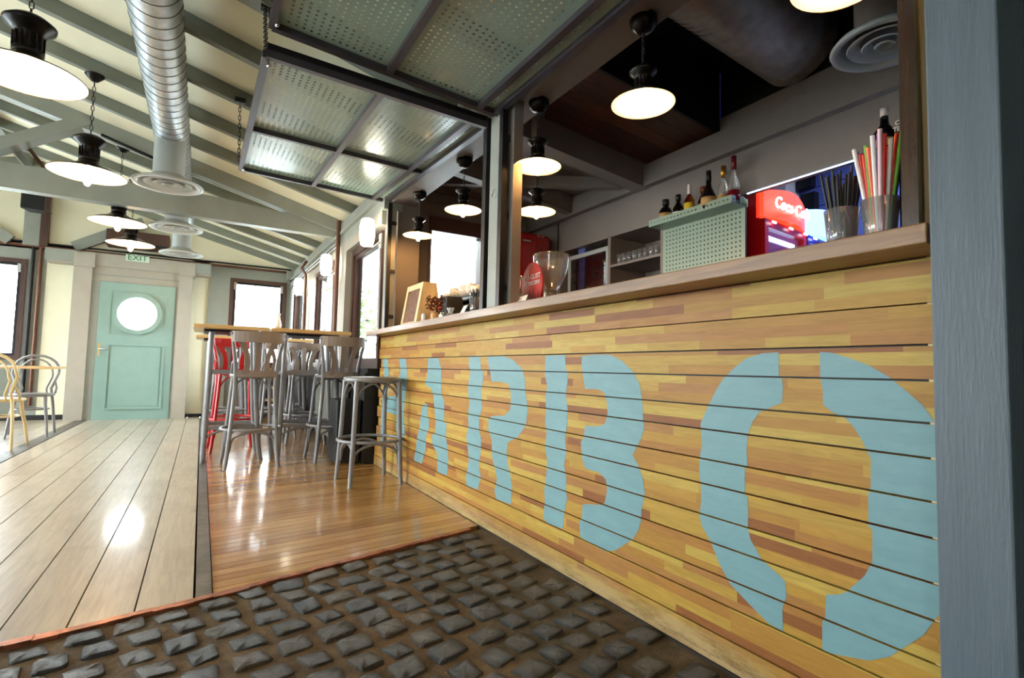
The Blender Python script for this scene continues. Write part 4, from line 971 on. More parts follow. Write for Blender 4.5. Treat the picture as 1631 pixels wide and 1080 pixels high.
# pegboard panel and bottle shelf
pb = thing('pegboard_cabinet', 'pale green pegboard cabinet carrying the bottles on its top shelf', 'cabinet', (2.98, 2.5, 1.2))
pegsheet('pegboard_panel', (2.985, 2.145, 1.25), (0, 1, 0), (0, 0, 1), .705, .735, .0315, .0105, M['tealp'], pb)
B(2.99, 3.0, 2.145, 2.85, 1.2, 1.985).build('backing', M['black'], pb)
pegsheet('shelf_front', (2.835, 2.135, 1.945), (0, 1, 0), (0, 0, 1), .715, .05, .0315, .0105, M['tealp'], pb, margin=.004)
pegsheet('shelf_underside', (2.835, 2.135, 1.945), (1, 0, 0), (0, 1, 0), .165, .715, .024, .008, M['tealp'], pb, margin=.004)
B(2.838, 3.0, 2.135, 2.85, 1.950, 1.953).build('shelf_deck', M['black'], pb)
pegsheet('shelf_end', (2.835, 2.135, 1.945), (1, 0, 0), (0, 0, 1), .165, .05, .03, .0105, M['tealp'], pb, margin=.004)
pb2 = thing('pegboard_cabinet', 'pale green pegboard cabinet half hidden behind the coloured straws', 'cabinet', (2.98, 1.0, 1.2))
pegsheet('pegboard_panel', (2.92, .70, 1.25), (0, 1, 0), (0, 0, 1), .50, .70, .0315, .0105, M['tealp'], pb2)
B(2.925, 3.0, .70, 1.20, 1.2, 1.965).build('carcass', M['tealp'], pb2)

# ------------------------------------------------------------------ bottles
def bottle(label, x, y, z, prof, mat, cap, capmat, lab=None, labmat=None, square=False):
    """prof: (r,z) list ; cap: (r,z0,z1); lab: (r,z0,z1)"""
    t = thing('bottle', label, 'bottle', (x, y, z), 'spirit bottles on the pegboard shelves')
    MB().lathe(prof, (x, y, z), 4 if square else 18, sm=not square).build('glass_body', mat, t)
    MB().lathe([(cap[0], cap[1]), (cap[0], cap[2]), (0, cap[2])], (x, y, z), 14).build('cap', capmat, t)
    if lab: MB().lathe([(lab[0], lab[1]), (lab[0], lab[2])], (x, y, z), 4 if square else 18, sm=not square).build('bottle_label', labmat, t)
    return t
ZS = 1.953
SQ = [(.0, 0), (.05, 0), (.05, .10), (.04, .125), (.018, .135), (.018, .155), (0, .155)]
bottle('squat dark brown bottle with a tan label, leftmost on the pegboard shelf', 2.90, 2.745, ZS, [(0, 0), (.046, 0), (.046, .10), (.03, .125), (.02, .13), (.02, .15), (0, .15)], M['darkglass'], (.026, .145, .185), M['black'], (.047, .02, .08), M['tanlabel'])
bottle('dark bottle with a black cap, second from the left on the pegboard shelf', 2.90, 2.625, ZS, [(0, 0), (.036, 0), (.038, .09), (.014, .13), (.014, .165), (0, .165)], M['darkglass'], (.019, .15, .19), M['black'], (.039, .03, .06), M['paper'])
bottle('amber bottle with a yellow label and white neck', 2.90, 2.525, ZS, [(0, 0), (.034, 0), (.034, .12), (.013, .16), (.012, .20), (0, .20)], M['amber'], (.014, .165, .235), M['caphead'], (.036, .02, .10), M['yellowlabel'])
bottle('amber bottle with a brown cap, behind the yellow-labelled one', 2.95, 2.45, ZS, [(0, 0), (.034, 0), (.034, .10), (.013, .15), (.013, .18), (0, .18)], M['amber'], (.02, .17, .205), M['leafbrown'], (.036, .03, .08), M['tanlabel'])
bottle('black round-shouldered cream liqueur bottle with a red and white label', 2.88, 2.345, ZS, [(0, 0), (.045, 0), (.05, .05), (.045, .10), (.02, .155), (.016, .18), (.016, .25), (0, .25)], M['darkglass'], (.018, .2, .27), M['black'], (.0505, .03, .085), M['tanlabel'])
bottle('clear bottle with a gold neck, second from the right on the pegboard shelf', 2.90, 2.245, ZS, [(0, 0), (.036, 0), (.036, .13), (.014, .18), (.013, .22), (0, .22)], M['cup'], (.017, .20, .275), M['gold'], (.037, .02, .08), M['tanlabel'])
bottle('clear bottle with a long dark red neck, at the right end of the shelf', 2.90, 2.165, ZS, [(0, 0), (.037, 0), (.037, .13), (.014, .19), (.013, .24), (0, .24)], M['cup'], (.016, .23, .315), M['wine'], (.038, .02, .085), M['wine'])
bottle('green bottle hidden behind the right end of the bottle shelf', 2.97, 2.16, ZS, [(0, 0), (.034, 0), (.034, .03), (.02, .05), (0, .05)], M['leaf'], (.012, .05, .06), M['leaf'])
bottle('brown round bottle with a cork, behind the coloured straws', 2.86, 1.275, 1.967, [(0, 0), (.05, 0), (.055, .05), (.05, .10), (.02, .14), (.016, .19), (0, .19)], M['darkglass'], (.018, .185, .225), M['caphead'], (.0565, .02, .06), M['tanlabel'])
b9 = bottle('square bourbon bottle with white lettering, beside the dark moulding', 2.86, 1.165, 1.967, [(0, 0), (.048, 0), (.048, .12), (.022, .16), (.018, .21), (0, .21)], M['darkglass'], (.022, .2, .24), M['black'])
for j, s_ in enumerate(('OLD', 'TENN')):
    text('lettering', s_, .032, ax3((0, -1, 0), (0, 0, 1)), (2.808, 1.175, 2.075-.03*j), M['paper'], b9)
B(2.80, 3.0, 1.0, 1.36, 1.955, 1.966).build('top_board', M['tealp'], pb2)

# glasses in the niche
gt = thing('drinking_glass', 'upturned drinking glass on the niche shelf', 'glass', (0, 0, 0), 'drinking glasses on the niche shelf')
MB().lathe([(.026, 0), (.031, .09), (.028, .09), (.024, .004), (0, .004)], n=14).build('tumbler', M['cup'], gt)
first = True; idx = 0
gl_labels = {0: 'drinking glass at the far left end of the niche shelf row', 8: 'drinking glass at the right end of the niche shelf row, beside the pegboard'}
for i in range(9):
    for j in range(3):
        t = gt if first else copy_tree(gt); first = False
        t.location = (3.05+.075*j, 3.40-.062*i, 1.776)
        t['label'] = '%s clear glass from the left in the %s row on the upper niche shelf' % (ORD[i], ('front', 'middle', 'back')[j])
for i in range(4):
    t = copy_tree(gt); t.location = (3.06, 3.30-.07*i, 1.521); t['group'] = 'drinking glasses on the lower niche shelf'
    t['label'] = '%s glass from the left on the lower niche shelf, barely above the counter' % ORD[i]

# wine cooler
wc = thing('wine_cooler', 'wine cooler with steel frame and dark glass door full of bottles', 'fridge', (3.1, 3.84, .9))
B(3.10, 3.40, 3.5, 4.17, .9, 2.0).build('cabinet_body', M['black'], wc)
B(3.04, 3.10, 4.09, 4.135, .95, 1.97).build('door_stile', M['diff'], wc)
B(3.04, 3.10, 3.53, 3.575, .95, 1.97).build('door_stile', M['diff'], wc)
B(3.04, 3.10, 3.575, 4.09, 1.93, 1.97).build('door_rail', M['diff'], wc)
for q in range(4): B(3.06, 3.095, 3.575, 4.09, 1.50+.105*q, 1.508+.105*q).build('wine_shelf', M['darkceil'], wc)
for q in range(4):
    for r in range(4):
        MB().lathe([(.014, 0), (.016, .02), (0, .021)], (3.075, 3.66+.11*r, 1.545+.105*q), 10, ax='X').build('bottle_end', [M['wine'], M['gold'], M['redf'], M['black']][(q*3+r) % 4], wc)
B(3.05, 3.07, 3.78, 3.87, 1.955, 1.965).build('control_light', M['whitesign'], wc)
B(3.035, 3.039, 3.575, 4.09, .95, 1.93).build('door_glass', M['glass'], wc)

# retro fridge
rf = thing('retro_fridge', 'tall glossy red rounded fridge in the corner of the bar', 'fridge', (2.7, 4.4, 0))
MB().prism([(2.47, 4.26), (2.53, 4.21), (2.70, 4.195), (2.87, 4.21), (2.92, 4.26), (2.92, 4.72), (2.47, 4.72)], 0, 2.17).build('fridge_body', M['redgloss'], rf, bevel=.03)
text('badge', 'SMEG', .035, ax3((1, 0, 0), (0, 0, 1)), (2.60, 4.19, 2.09), M['chrome'], rf) if False else None
B(2.55, 2.64, 4.19, 4.20, 2.075, 2.09).build('badge', M['chrome'], rf)
B(2.70, 2.78, 4.175, 4.20, 2.13, 2.16).build('handle_mount', M['chrome'], rf)
MB().lathe([(0, -.02), (.012, -.015), (.012, 0), (0, .004)], (2.745, 4.18, 2.145), 10, ax='Y').build('emblem', M['redf'], rf)

# coffee grinder hopper + egg sign + card
hp = thing('grinder_hopper', 'large clear conical grinder hopper behind the red egg-shaped sign', 'hopper', (1.62, 2.36, 1.162))
MB().lathe([(.03, .10), (.04, .13), (.075, .19), (.092, .25), (.098, .31), (.098, .325), (.094, .325), (.088, .25), (.07, .19), (.03, .135)], (1.62, 2.36, 1.162), 28, cap=False).build('cone', M['cup'], hp)
MB().lathe([(.0, 0), (.06, 0), (.055, .06), (.035, .09), (.035, .13), (0, .13)], (1.62, 2.36, 1.162), 20).build('grinder_base', M['steel'], hp)
egs = thing('egg_sign', 'red egg-shaped card sign with white lettering standing on the counter', 'sign', (1.46, 2.28, 1.162))
ey, ez = 2.285, 1.305
pts = []
for i in range(36):
    a = 2*PI*i/36; r = .098*(1-.10*math.sin(a)); pts.append((ey+r*math.cos(a)*1.0, ez+.108*math.sin(a)))
vs = [(1.45, p[0], p[1]) for p in pts]+[(1.458, p[0], p[1]) for p in pts]; k = 36
MB().add(vs, [tuple(range(k)), tuple(range(k, 2*k))[::-1]]+[(i, (i+1) % k, k+(i+1) % k, k+i) for i in range(k)]).build('card', M['eggred'], egs)
text('lettering', 'DĂ GUST', .036, ax3((0, -1, .02), (0, 0, 1)), (1.448, ey-.005, 1.335), M['paper'], egs)
text('lettering', 'PETRECERII', .029, ax3((0, -1, .02), (0, 0, 1)), (1.448, ey-.005, 1.302), M['paper'], egs)
mb = MB(); rr = random.Random(3)
for i in range(16):
    y = ey-.075+.01*i; h = rr.uniform(.015, .05); mb.add([(1.4485, y-.006, 1.215), (1.4485, y+.006, 1.215), (1.4485, y+rr.uniform(-.008, .008), 1.235+h)], [(0, 1, 2)])
mb.build('printed_grass', M['wine'], egs)
cb = thing('card_box', 'open red and white paper box at the foot of the egg sign', 'box', (1.42, 2.32, 1.162))
MB().prism([(1.38, 2.20), (1.44, 2.20), (1.44, 2.44), (1.38, 2.44)], 1.162, 1.20).build('tray', M['eggred'], cb)
MB().add([(1.375, 2.22, 1.20), (1.375, 2.36, 1.20), (1.40, 2.33, 1.232), (1.40, 2.24, 1.235)], [(0, 1, 2, 3)]).add([(1.378, 2.36, 1.20), (1.378, 2.46, 1.195), (1.40, 2.42, 1.222)], [(0, 1, 2)]).build('folded_flap', M['paper'], cb)
tp = thing('beer_tap', 'chrome beer tap medallion beside the middle post', 'tap', (1.52, 2.60, 1.162))
MB().tube([(1.56, 2.58, 1.162), (1.56, 2.58, 1.34)], .025, 14).build('column', M['chrome'], tp)
MB().lathe([(.055, 0), (.055, .012), (.045, .014), (0, .014)], (1.53, 2.56, 1.34), 24, ax='X').build('medallion', M['chrome'], tp)
MB().lathe([(.04, 0), (.04, .003), (0, .003)], (1.525, 2.56, 1.34), 24, ax='X').build('medallion_face', M['s_pink'], tp)

# straws
def straws(label, x, y, n_, colors, H, rad, seed, spread, group, dark=False):
    rr = random.Random(seed)
    t = thing('straw_glass', label.replace('STRAWS', ''), 'glass', (x, y, 1.162))
    MB().lathe([(.0, .0), (.030, 0), (.042, .135), (.0405, .135), (.029, .006), (0, .006)], (x, y, 1.162), 18).build('tumbler', M['cup'], t)
    seen = {}
    for i in range(n_):
        a = 2*PI*i/n_+rr.uniform(-.2, .2); q = spread*rr.uniform(.5, 1)
        b0 = Vector((x+.014*math.cos(a), y+.014*math.sin(a), 1.19)); top = Vector((x+q*math.cos(a), y+q*math.sin(a), 1.162+H*rr.uniform(.88, 1.04)))
        cm = colors[i % len(colors)]; pts = [b0, b0.lerp(top, .6), top]
        o = MB().tube(pts, rad, 7).build('straw', M[cm])
        lean = 'far left' if top.y-y > .038 else 'left' if top.y-y > .015 else 'far right' if top.y-y < -.038 else 'right' if top.y-y < -.015 else 'nearly upright'
        fb = 'at the front' if top.x < x-.01 else 'at the back' if top.x > x+.01 else 'in the middle'
        tag(o, SL_(cm, label)+((' leaning '+lean if lean != 'nearly upright' else ' '+lean)+', '+fb), 'straw', group)
def SL_(cm, label):
    nm = {'s_white': 'white', 's_red': 'red', 's_green': 'green', 's_purple': 'purple', 's_orange': 'orange', 's_pink': 'pale pink', 'black': 'black'}[cm]
    if nm == 'black': return 'black straw ' + ('left of the coloured straws,' if 'right end' in label else 'near the middle post,')
    return nm + ' straw beside the dark moulding,'
straws('clear glass holding black straws at the right end of the counter', 1.45, .752, 34, ['black'], .232, .0031, 1, .048, 'black straws at the right end of the counter')
straws('clear glass holding coloured straws beside the dark moulding', 1.44, .655, 24, ['s_white', 's_red', 's_green', 's_orange', 's_white', 's_purple', 's_pink', 's_red'], .285, .0054, 2, .056, 'coloured straws in one glass')
straws('clear glass holding black straws beside the middle bar post', 1.45, 2.93, 12, ['black'], .19, .003, 5, .022, 'black straws near the middle bar post')
o = B(1.47, 1.60, .575, .625, 1.162, 1.43).build('menu_stand', M['black']); tag(o, 'black upright board behind the coloured straws', 'board')

# menu board (wedge) and small counter items
mn = thing('menu_board', 'slanted pine framed chalk menu standing at the far end of the counter', 'board', (1.5, 4.0, 1.162))
yN, yF = 3.80, 4.16
def slab(y0, y1, xa0, xa1, z0, z1, dx=.0):  # helper in the tilted front plane (x grows with z)
    sl = .16
    f = lambda z: 1.375+(z-1.162)*sl
    return [(f(z)+d, y, z) for y in (y0, y1) for z in (z0, z1) for d in (xa0, xa1)]
FS = [(0, 1, 3, 2), (4, 6, 7, 5), (0, 4, 5, 1), (2, 3, 7, 6), (0, 2, 6, 4), (1, 5, 7, 3)]
for (y0, y1, z0, z1) in ((yN, yN+.045, 1.162, 1.515), (yF-.045, yF, 1.162, 1.515), (yN+.045, yF-.045, 1.47, 1.515), (yN+.045, yF-.045, 1.162, 1.21)):
    MB().add(slab(y0, y1, 0, .02, z0, z1), FS).build('frame_rail', M['menu'], mn)
MB().add(slab(yN+.04, yF-.04, .008, .014, 1.2, 1.48), FS).build('chalk_panel', M['chalk'], mn)
MB().add([(1.395, yN, 1.162), (1.447, yN, 1.515), (1.54, yN, 1.515), (1.60, yN, 1.162), (1.395, yN+.012, 1.162), (1.447, yN+.012, 1.515), (1.54, yN+.012, 1.515), (1.60, yN+.012, 1.162)], [(0, 1, 2, 3), (7, 6, 5, 4), (0, 4, 5, 1), (1, 5, 6, 2), (2, 6, 7, 3), (3, 7, 4, 0)]).build('side_panel', M['menu'], mn)
for j, s_ in enumerate(('MENU', 'cafea', 'ceai', 'suc')):
    pass
def jar(nm, label, x, y, r, h, mat, lid=None):
    t = thing(nm, label, nm.split('_')[-1], (x, y, 1.162))
    MB().lathe([(0, 0), (r, 0), (r, h*.8), (r*.8, h), (0, h)], (x, y, 1.162), 16).build('body', mat, t)
    if lid: MB().lathe([(r*.85, h), (r*.85, h*1.15), (0, h*1.15)], (x, y, 1.162), 16).build('lid', lid, t)
    return t
jar('small_jar', 'tiny glass jar with a pink lid at the foot of the menu board', 1.40, 3.98, .018, .045, M['cup'], M['s_pink'])
jar('small_jar', 'tiny glass jar with a dark lid, right of the pink-lidded jar', 1.42, 3.86, .018, .05, M['cup'], M['black'])
jar('patterned_jar', 'white patterned jar beside the brown dried stems', 1.42, 3.73, .022, .10, M['paper'])
vs_ = jar('patterned_vase', 'brown patterned vase full of dried stems', 1.45, 3.60, .030, .10, M['tanlabel'])
mb = MB(); rr = random.Random(9)
for i in range(260):
    a = rr.uniform(0, 2*PI); q = rr.random()**.6*.065; p = Vector((1.45+q*math.cos(a), 3.60+q*math.sin(a)*1.3, 1.28+rr.uniform(0, .09)))
    d = Vector((rr.uniform(-1, 1), rr.uniform(-1, 1), rr.uniform(-.5, 1))).normalized()*.022; e = d.cross(Vector((0, .3, 1))).normalized()*.008
    mb.add([p, p+d*.5+e, p+d, p+d*.5-e], [(0, 1, 2, 3)])
mb.build('dried_stems', M['leafbrown'], vs_, kind='stuff')
gg = thing('coffee_grinder', 'black coffee grinder with a round tan badge behind the dried stems', 'grinder', (1.58, 3.72, 1.162))
MB().prism([(1.54, 3.60), (1.68, 3.60), (1.68, 3.86), (1.54, 3.86)], 1.162, 1.40).build('housing', M['black'], gg, bevel=.02)
MB().lathe([(.035, 0), (.035, .004), (0, .004)], (1.535, 3.72, 1.325), 20, ax='X').build('badge', M['s_orange'], gg)
pt_ = jar('milk_pitcher', 'small chrome milk pitcher with a handle on the counter', 1.40, 3.33, .022, .075, M['chrome'])
MB().tube(arc((1.40, 3.365, 1.215), .02, -PI/2, PI/2, 8, (0, 1, 0), (0, 0, 1)), .004, 6).build('handle', M['chrome'], pt_)
sg = thing('spoon_glass', 'metal cup full of teaspoons on the counter', 'cup', (1.42, 3.24, 1.162))
MB().lathe([(0, 0), (.022, 0), (.026, .06), (.024, .06), (0, .01)], (1.42, 3.24, 1.162), 16).build('cup_body', M['steel'], sg)
for i in range(8):
    a = i*.8; p = Vector((1.42+.02*math.cos(a), 3.24+.024*math.sin(a), 1.255)); MB().tube([(1.42, 3.24, 1.19), p], .003, 5).lathe([(0, -.01), (.007, 0), (0, .01)], p, 8).build('teaspoon', M['steel'], sg)
cu_ = thing('glass_mug', 'low clear glass mug between the teaspoons and the card reader', 'cup', (1.42, 3.15, 1.162))
MB().lathe([(0, 0), (.03, 0), (.034, .05), (.031, .05), (.028, .006), (0, .006)], (1.42, 3.15, 1.162), 16).build('mug_body', M['cup'], cu_)
cr = thing('card_reader', 'small black card terminal with a white front', 'terminal', (1.45, 3.04, 1.162))
MB().add([(1.40, 3.00, 1.162), (1.44, 3.00, 1.265), (1.49, 3.0, 1.255), (1.50, 3.0, 1.162), (1.40, 3.08, 1.162), (1.44, 3.08, 1.265), (1.49, 3.08, 1.255), (1.50, 3.08, 1.162)], [(0, 1, 2, 3), (7, 6, 5, 4), (0, 4, 5, 1), (1, 5, 6, 2), (2, 6, 7, 3), (3, 7, 4, 0)]).build('case', M['black'], cr)
MB().add([(1.3985, 3.01, 1.19), (1.4345, 3.01, 1.258), (1.4345, 3.07, 1.258), (1.3985, 3.07, 1.19)], [(0, 1, 2, 3)]).build('front_card', M['paper'], cr)
em = thing('espresso_machine', 'chrome espresso machine with stacked cups, before the bright kiosk window', 'machine', (1.85, 3.7, 1.162))
B(1.72, 2.15, 3.55, 4.25, .9, 1.36).build('machine_body', M['black'], em, bevel=.01)
B(1.70, 2.16, 3.53, 4.27, 1.40, 1.425).build('cup_tray', M['steel'], em, bevel=.006)
B(1.70, 1.73, 3.53, 4.27, 1.36, 1.385).build('front_trim', M['chrome'], em)
for y in (3.66, 3.82): MB().lathe([(0, 0), (.03, 0), (.03, .05), (0, .05)], (1.70, y, 1.30), 14).build('group_head', M['black'], em)
cpt = thing('coffee_cup', 'white coffee cup stacked on top of the espresso machine', 'cup', (0, 0, 0), 'cups on the espresso machine')
MB().lathe([(0, 0), (.022, 0), (.038, .03), (.041, .058), (.038, .058), (.02, .006), (0, .006)], n=16).build('cup_bowl', M['white'], cpt)
MB().tube(arc((.042, 0, .032), .014, -PI/2, PI/2, 6, (1, 0, 0), (0, 0, 1)), .004, 5).build('handle', M['white'], cpt)
first = True
for i in range(7):
    for j in range(2):
        t = cpt if first else copy_tree(cpt); first = False
        place(t, (1.77+.10*j, 3.58+.1*i, 1.426), i*.9+j, '%s cup from the right in the %s row on the espresso machine' % (ORD[i], ('front', 'back')[j]))
        if i in (1, 2, 4): t2 = copy_tree(cpt); place(t2, (1.77+.10*j, 3.58+.1*i, 1.460), i*.5, 'cup stacked on top of the %s cup of the %s row on the espresso machine' % (ORD[i], ('front', 'back')[j]))

# ------------------------------------------------------------------ room beyond the bar with lit drink fridges
rb = empty('wall_storeroom', (4.5, 2, 0), 'structure')
B(5.2, 5.3, -.5, 5.0, 0, 3.2).build('wall_panel', M['blueroom'], rb)
for i in range(7): B(5.185, 5.2, -.5, 5.0, 1.55+.2*i, 1.742+.2*i).build('siding_board', M['blueroom'], rb)
B(3.06, 5.3, 3.9, 4.0, 0, 3.2).build('wall_panel', M['blueroom'], rb)
B(3.06, 5.3, -.6, -.5, 0, 3.2).build('wall_panel', M['blueroom'], rb)
B(3.1, 5.3, -.5, 5, 3.1, 3.15).build('ceiling_panel', M['blueroom'], rb)
B(1.6, 5.3, -.5, 5, -.1, -.02).build('floor_panel', M['mortar'], rb)
o = B(5.10, 5.18, 2.93, 3.07, 2.74, 3.0).build('wall_unit', M['black']); tag(o, 'upper black box on the blue storeroom wall above the fridges', 'box')
o = B(5.10, 5.18, 2.90, 3.04, 2.50, 2.68).build('wall_unit', M['black']); tag(o, 'lower black box on the blue storeroom wall above the fridges', 'box')
o = B(4.95, 5.18, 3.10, 3.36, 2.55, 3.02).build('white_cabinet', M['paper']); tag(o, 'pale wall cabinet above the red drink fridge', 'cabinet')
tl = bpy.data.lights.new('storeroom_tube', 'AREA'); tl.shape = 'RECTANGLE'; tl.size = 1.2; tl.size_y = .08; tl.energy = 22; tl.color = (.62, .74, 1)
tlo = bpy.data.objects.new('storeroom_tube', tl); C.objects.link(tlo); tlo.location = (4.3, 1.6, 3.05)
def drink_fridge(label, loc, rz, body, sign, seed, red):
    t = thing('drink_fridge', label, 'fridge', (0, 0, 0))
    W_, D_, H_ = .60, .6, 1.98
    B(0, .03, 0, D_, 0, H_).build('side_panel', body, t); B(W_-.03, W_, 0, D_, 0, H_).build('side_panel', body, t)
    B(.03, W_-.03, D_-.03, D_, 0, H_).build('back_panel', M['paper'], t)
    B(.03, W_-.03, 0, D_, H_-.03, H_).build('top_panel', body, t)
    B(0, W_, -.02, D_, 0, .12).build('plinth', body, t)
    # bulging header sign
    vs = []; k = 10
    for i in range(k+1):
        u = i/k; vs.append((u*W_, -.03-.05*math.sin(PI*u), H_-.20))
    for i in range(k+1):
        u = i/k; vs.append((u*W_, -.03-.05*math.sin(PI*u), H_-.02+.035*math.sin(PI*u)))
    base = len(vs); vs += [(0, .02, H_-.20), (W_, .02, H_-.20), (0, .02, H_-.02), (W_, .02, H_-.02)]
    fs = [(i, i+1, k+2+i, k+1+i) for i in range(k)]+[(base, 0, k+1, base+2), (k, base+1, base+3, 2*k+1), tuple(range(k+1))+(base+1, base), tuple(range(k+1, 2*k+2))+(base+3, base+2)]
    MB().add(vs, fs).build('header_sign', sign, t)
    for (a, b, c_, d) in ((0, .045, .12, 1.77), (W_-.045, W_, .12, 1.77), (.045, W_-.045, 1.715, 1.77), (.045, W_-.045, .12, .17)):
        B(a, b, -.04, -.0, c_, d).build('door_frame', body, t)
    B(.045, W_-.045, -.02, -.016, .17, 1.715).build('door_glass', M['glass'], t)
    B(.05, W_-.05, .02, .05, 1.67, 1.69).build('fridge_lamp', M['led'], t)
    B(.04, W_-.04, .52, .53, .2, 1.6).build('light_panel', M['fridgelight'], t)
    rr = random.Random(seed)
    for q in range(4):
        sh = B(.04, W_-.04, .03, .50, 1.32-.3*q, 1.33-.3*q).build('wire_shelf', M['steel'], t)
        for j in range(6):
            MB().lathe([(0, 0), (.032, 0), (.032, .15), (.014, .2), (.014, .23), (0, .23)], (.09+.085*j, .10, 1.33-.3*q), 10).build('drink_bottle', M[rr.choice(['wine', 'darkglass', 's_green', 's_orange', 'bluef'])], sh)
    for j, xx in enumerate((.06, .30, .52)): B(xx, xx+.05, -.062, -.055, H_-.235, H_-.222).build('clip_light', M['whitesign'], t)
    place(t, loc, rz)
    return t
fr = drink_fridge('red drink fridge with a glowing red header sign beyond the bar', (3.16, 2.165, .13), math.radians(7), M['redf'], M['redsign'], 1, True)
fb = drink_fridge('blue drink fridge with a glowing white header sign, right of the red one', (3.79, 2.25, .13), math.radians(7), M['bluef'], M['bluesign'], 2, False)
def on_header(t, body, size, mat, z, x, n='lettering', shear=.3):
    cu = text(n, body, size, ax3((1, 0, 0), (0, 0, 1)), (0, 0, 0), mat, None, ext=.004, shear=shear)
    cu.parent = t; cu.location = (x, -.090, z)
on_header(fr, 'Coca-Cola', .115, M['whitesign'], 1.875, .28)
B(3.0, 3.06, 1.9, 2.14, 0, 2.03).build('door_jamb', M['black'], ki) if False else None

# ------------------------------------------------------------------ furniture
def arch(pA, pB, peak, lift=0):
    """bent brace: starts on leg A, rises to peak height in the middle, ends on leg B"""
    pA, pB = Vector(pA), Vector(pB); pts = []
    for i in range(13):
        u = i/12; s_ = math.sin(PI*u)**.45
        q = .5-.5*math.cos(PI*u)
        p = pA.lerp(pB, u*.3+q*.7 if 0 else (.5-.5*math.copysign(abs(math.cos(PI*u))**1.6, math.cos(PI*u)))); p.z = pA.z+(peak-pA.z)*s_
        pts.append(p)
    return pts
def bar_stool(label, mat, back=True, plymat=None, group=None):
    t = thing('bar_stool', label, 'stool', (0, 0, 0), group)
    plymat = plymat or mat
    zs = .765; rs = .185 if back else .205
    f = .20 if back else .187; s = .145 if back else .158
    F = [(-f, -f), (f, -f), (f, f), (-f, f)]; T = [(-s, -s), (s, -s), (s, s), (-s, s)]
    lr = .0155
    def legpt(i, z, zt=zs-.02):
        u = z/zt; e = u**.75
        return Vector((F[i][0]*(1-e)+T[i][0]*e, F[i][1]*(1-e)+T[i][1]*e, z))
    for i in range(4):
        if back and i < 2: continue
        zz = [0, .06, .15, .3, .5, .65, zs-.015]
        MB().tube([legpt(i, z) for z in zz], [.0145, .016, .017, .0165, .0165, .017, .016], 10).build('leg', mat, t)
    # seat
    MB().lathe([(0, zs-.012), (rs-.03, zs-.016), (rs-.008, zs-.026), (rs, zs-.015), (rs, zs+.004), (rs-.012, zs+.014), (rs-.04, zs+.010), (0, zs+.006)], n=30).build('seat', mat, t)
    # foot ring
    zring = .315
    q = (legpt(0, zring)).xy.length-.012
    MB().tube([(q*math.cos(2*PI*i/32), q*math.sin(2*PI*i/32), zring) for i in range(32)], .0115, 8, closed=True).build('foot_ring', mat, t)
    for i in range(4):
        j = (i+1) % 4
        a, b = legpt(i, .14), legpt(j, .14)
        a = a*.93; b = b*.93; a.z = b.z = .14
        MB().tube(arch(a, b, zring-.018), .0095, 7).build('lower_brace', mat, t)
        if back and i == 0: continue
        a, b = legpt(i, .58), legpt(j, .58); a = a*.97; b = b*.97; a.z = b.z = .58
        # two quarter bends under the seat: V shapes at the legs
        m_ = (a+b)/2; m_.z = zs-.03
        for (p, sgn) in ((a, 1), (b, -1)):
            pts = []
            for k in range(9):
                u = k/8; pp = p.lerp(m_, u**1.5*.92); pp.z = p.z+(zs-.03-p.z)*math.sin(u*PI/2)**.8; pts.append(pp)
            MB().tube(pts, .0085, 7).build('upper_brace', mat, t)
    if back:
        for i, sg_ in ((0, -1), (1, 1)):
            pts = [legpt(i, z) for z in (0, .06, .15, .3, .5, .65)]
            pts += [Vector((sg_*.152, -.165, .76)), Vector((sg_*.160, -.180, .88)), Vector((sg_*.178, -.205, 1.0)), Vector((sg_*.200, -.235, 1.11))]
            MB().tube(pts, [.0145, .016, .017, .0165, .0165, .017, .017, .016, .015, .013], 10).build('back_leg', mat, t)
            # small side ear from the post to the seat
            MB().tube([(sg_*.155, -.18, .90), (sg_*.175, -.14, .86), (sg_*.175, -.09, .79), (sg_*.15, -.06, .765)], .011, 8).build('side_brace', mat, t)
        # curved crest
        pts = []; nn = []
        for k in range(13):
            a = -PI*.36+PI*.72*k/12; x = .26*math.sin(a)*.98; y = -.235-.26*(math.cos(a)-math.cos(PI*.36))*.42+.0
            pts.append(Vector((x*.86, y+.0, 1.075))); nn.append(Vector((math.sin(a)*.5, -1, 0)))
        MB().strip(pts, .088, .009, nn).build('crest_rail', plymat, t)
        pts = []; nn = []
        for k in range(9):
            a = -1+2*k/8; pts.append(Vector((.150*a, -.178-.018*(1-a*a), .775))); nn.append(Vector((a*.3, -1, 0)))
        MB().strip(pts, .052, .009, nn).build('lower_rail', plymat, t)
        for sg_ in (-1, 0, 1):
            pts = []
            for k in range(8):
                u = k/7; x = sg_*(.085-.02*math.sin(u*PI)+.055*u*u)
                pts.append(Vector((x, -.192-.06*u*u-.012*math.sin(PI*u), .77+.29*u)))
            MB().strip(pts, [.052-.012*math.sin(PI*u/7) for u in range(8)], .008, (0, -1, 0)).build('splat', plymat, t)
    return t
GB = 'bentwood bar stools at the high tables'
s1 = bar_stool('grey bentwood bar stool nearest the camera, back turned, under the left high table', M['stool'], True, M['ply'], GB)
place(s1, (.39, 5.03, 0), math.radians(2))
ST = [((1.09, 5.12), 3, 'grey bentwood bar stool with backrest directly left of the backless stool'),
      ((.30, 7.15), 184, 'grey bentwood bar stool behind the red one, facing the camera'),
      ((.77, 6.86), 8, 'grey bentwood bar stool seen in the gap between the two near high tables'),
      ((1.02, 6.30), 178, 'grey bentwood bar stool on the far side of the right high table'),
      ((1.06, 7.70), 0, 'grey bentwood bar stool farthest back by the side window')]
for (x, y), a, lb in ST:
    place(copy_tree(s1), (x, y, 0), math.radians(a), lb)
sr = bar_stool('bright red bentwood bar stool facing the camera behind the left high table', M['stoolred'], True, None, GB)
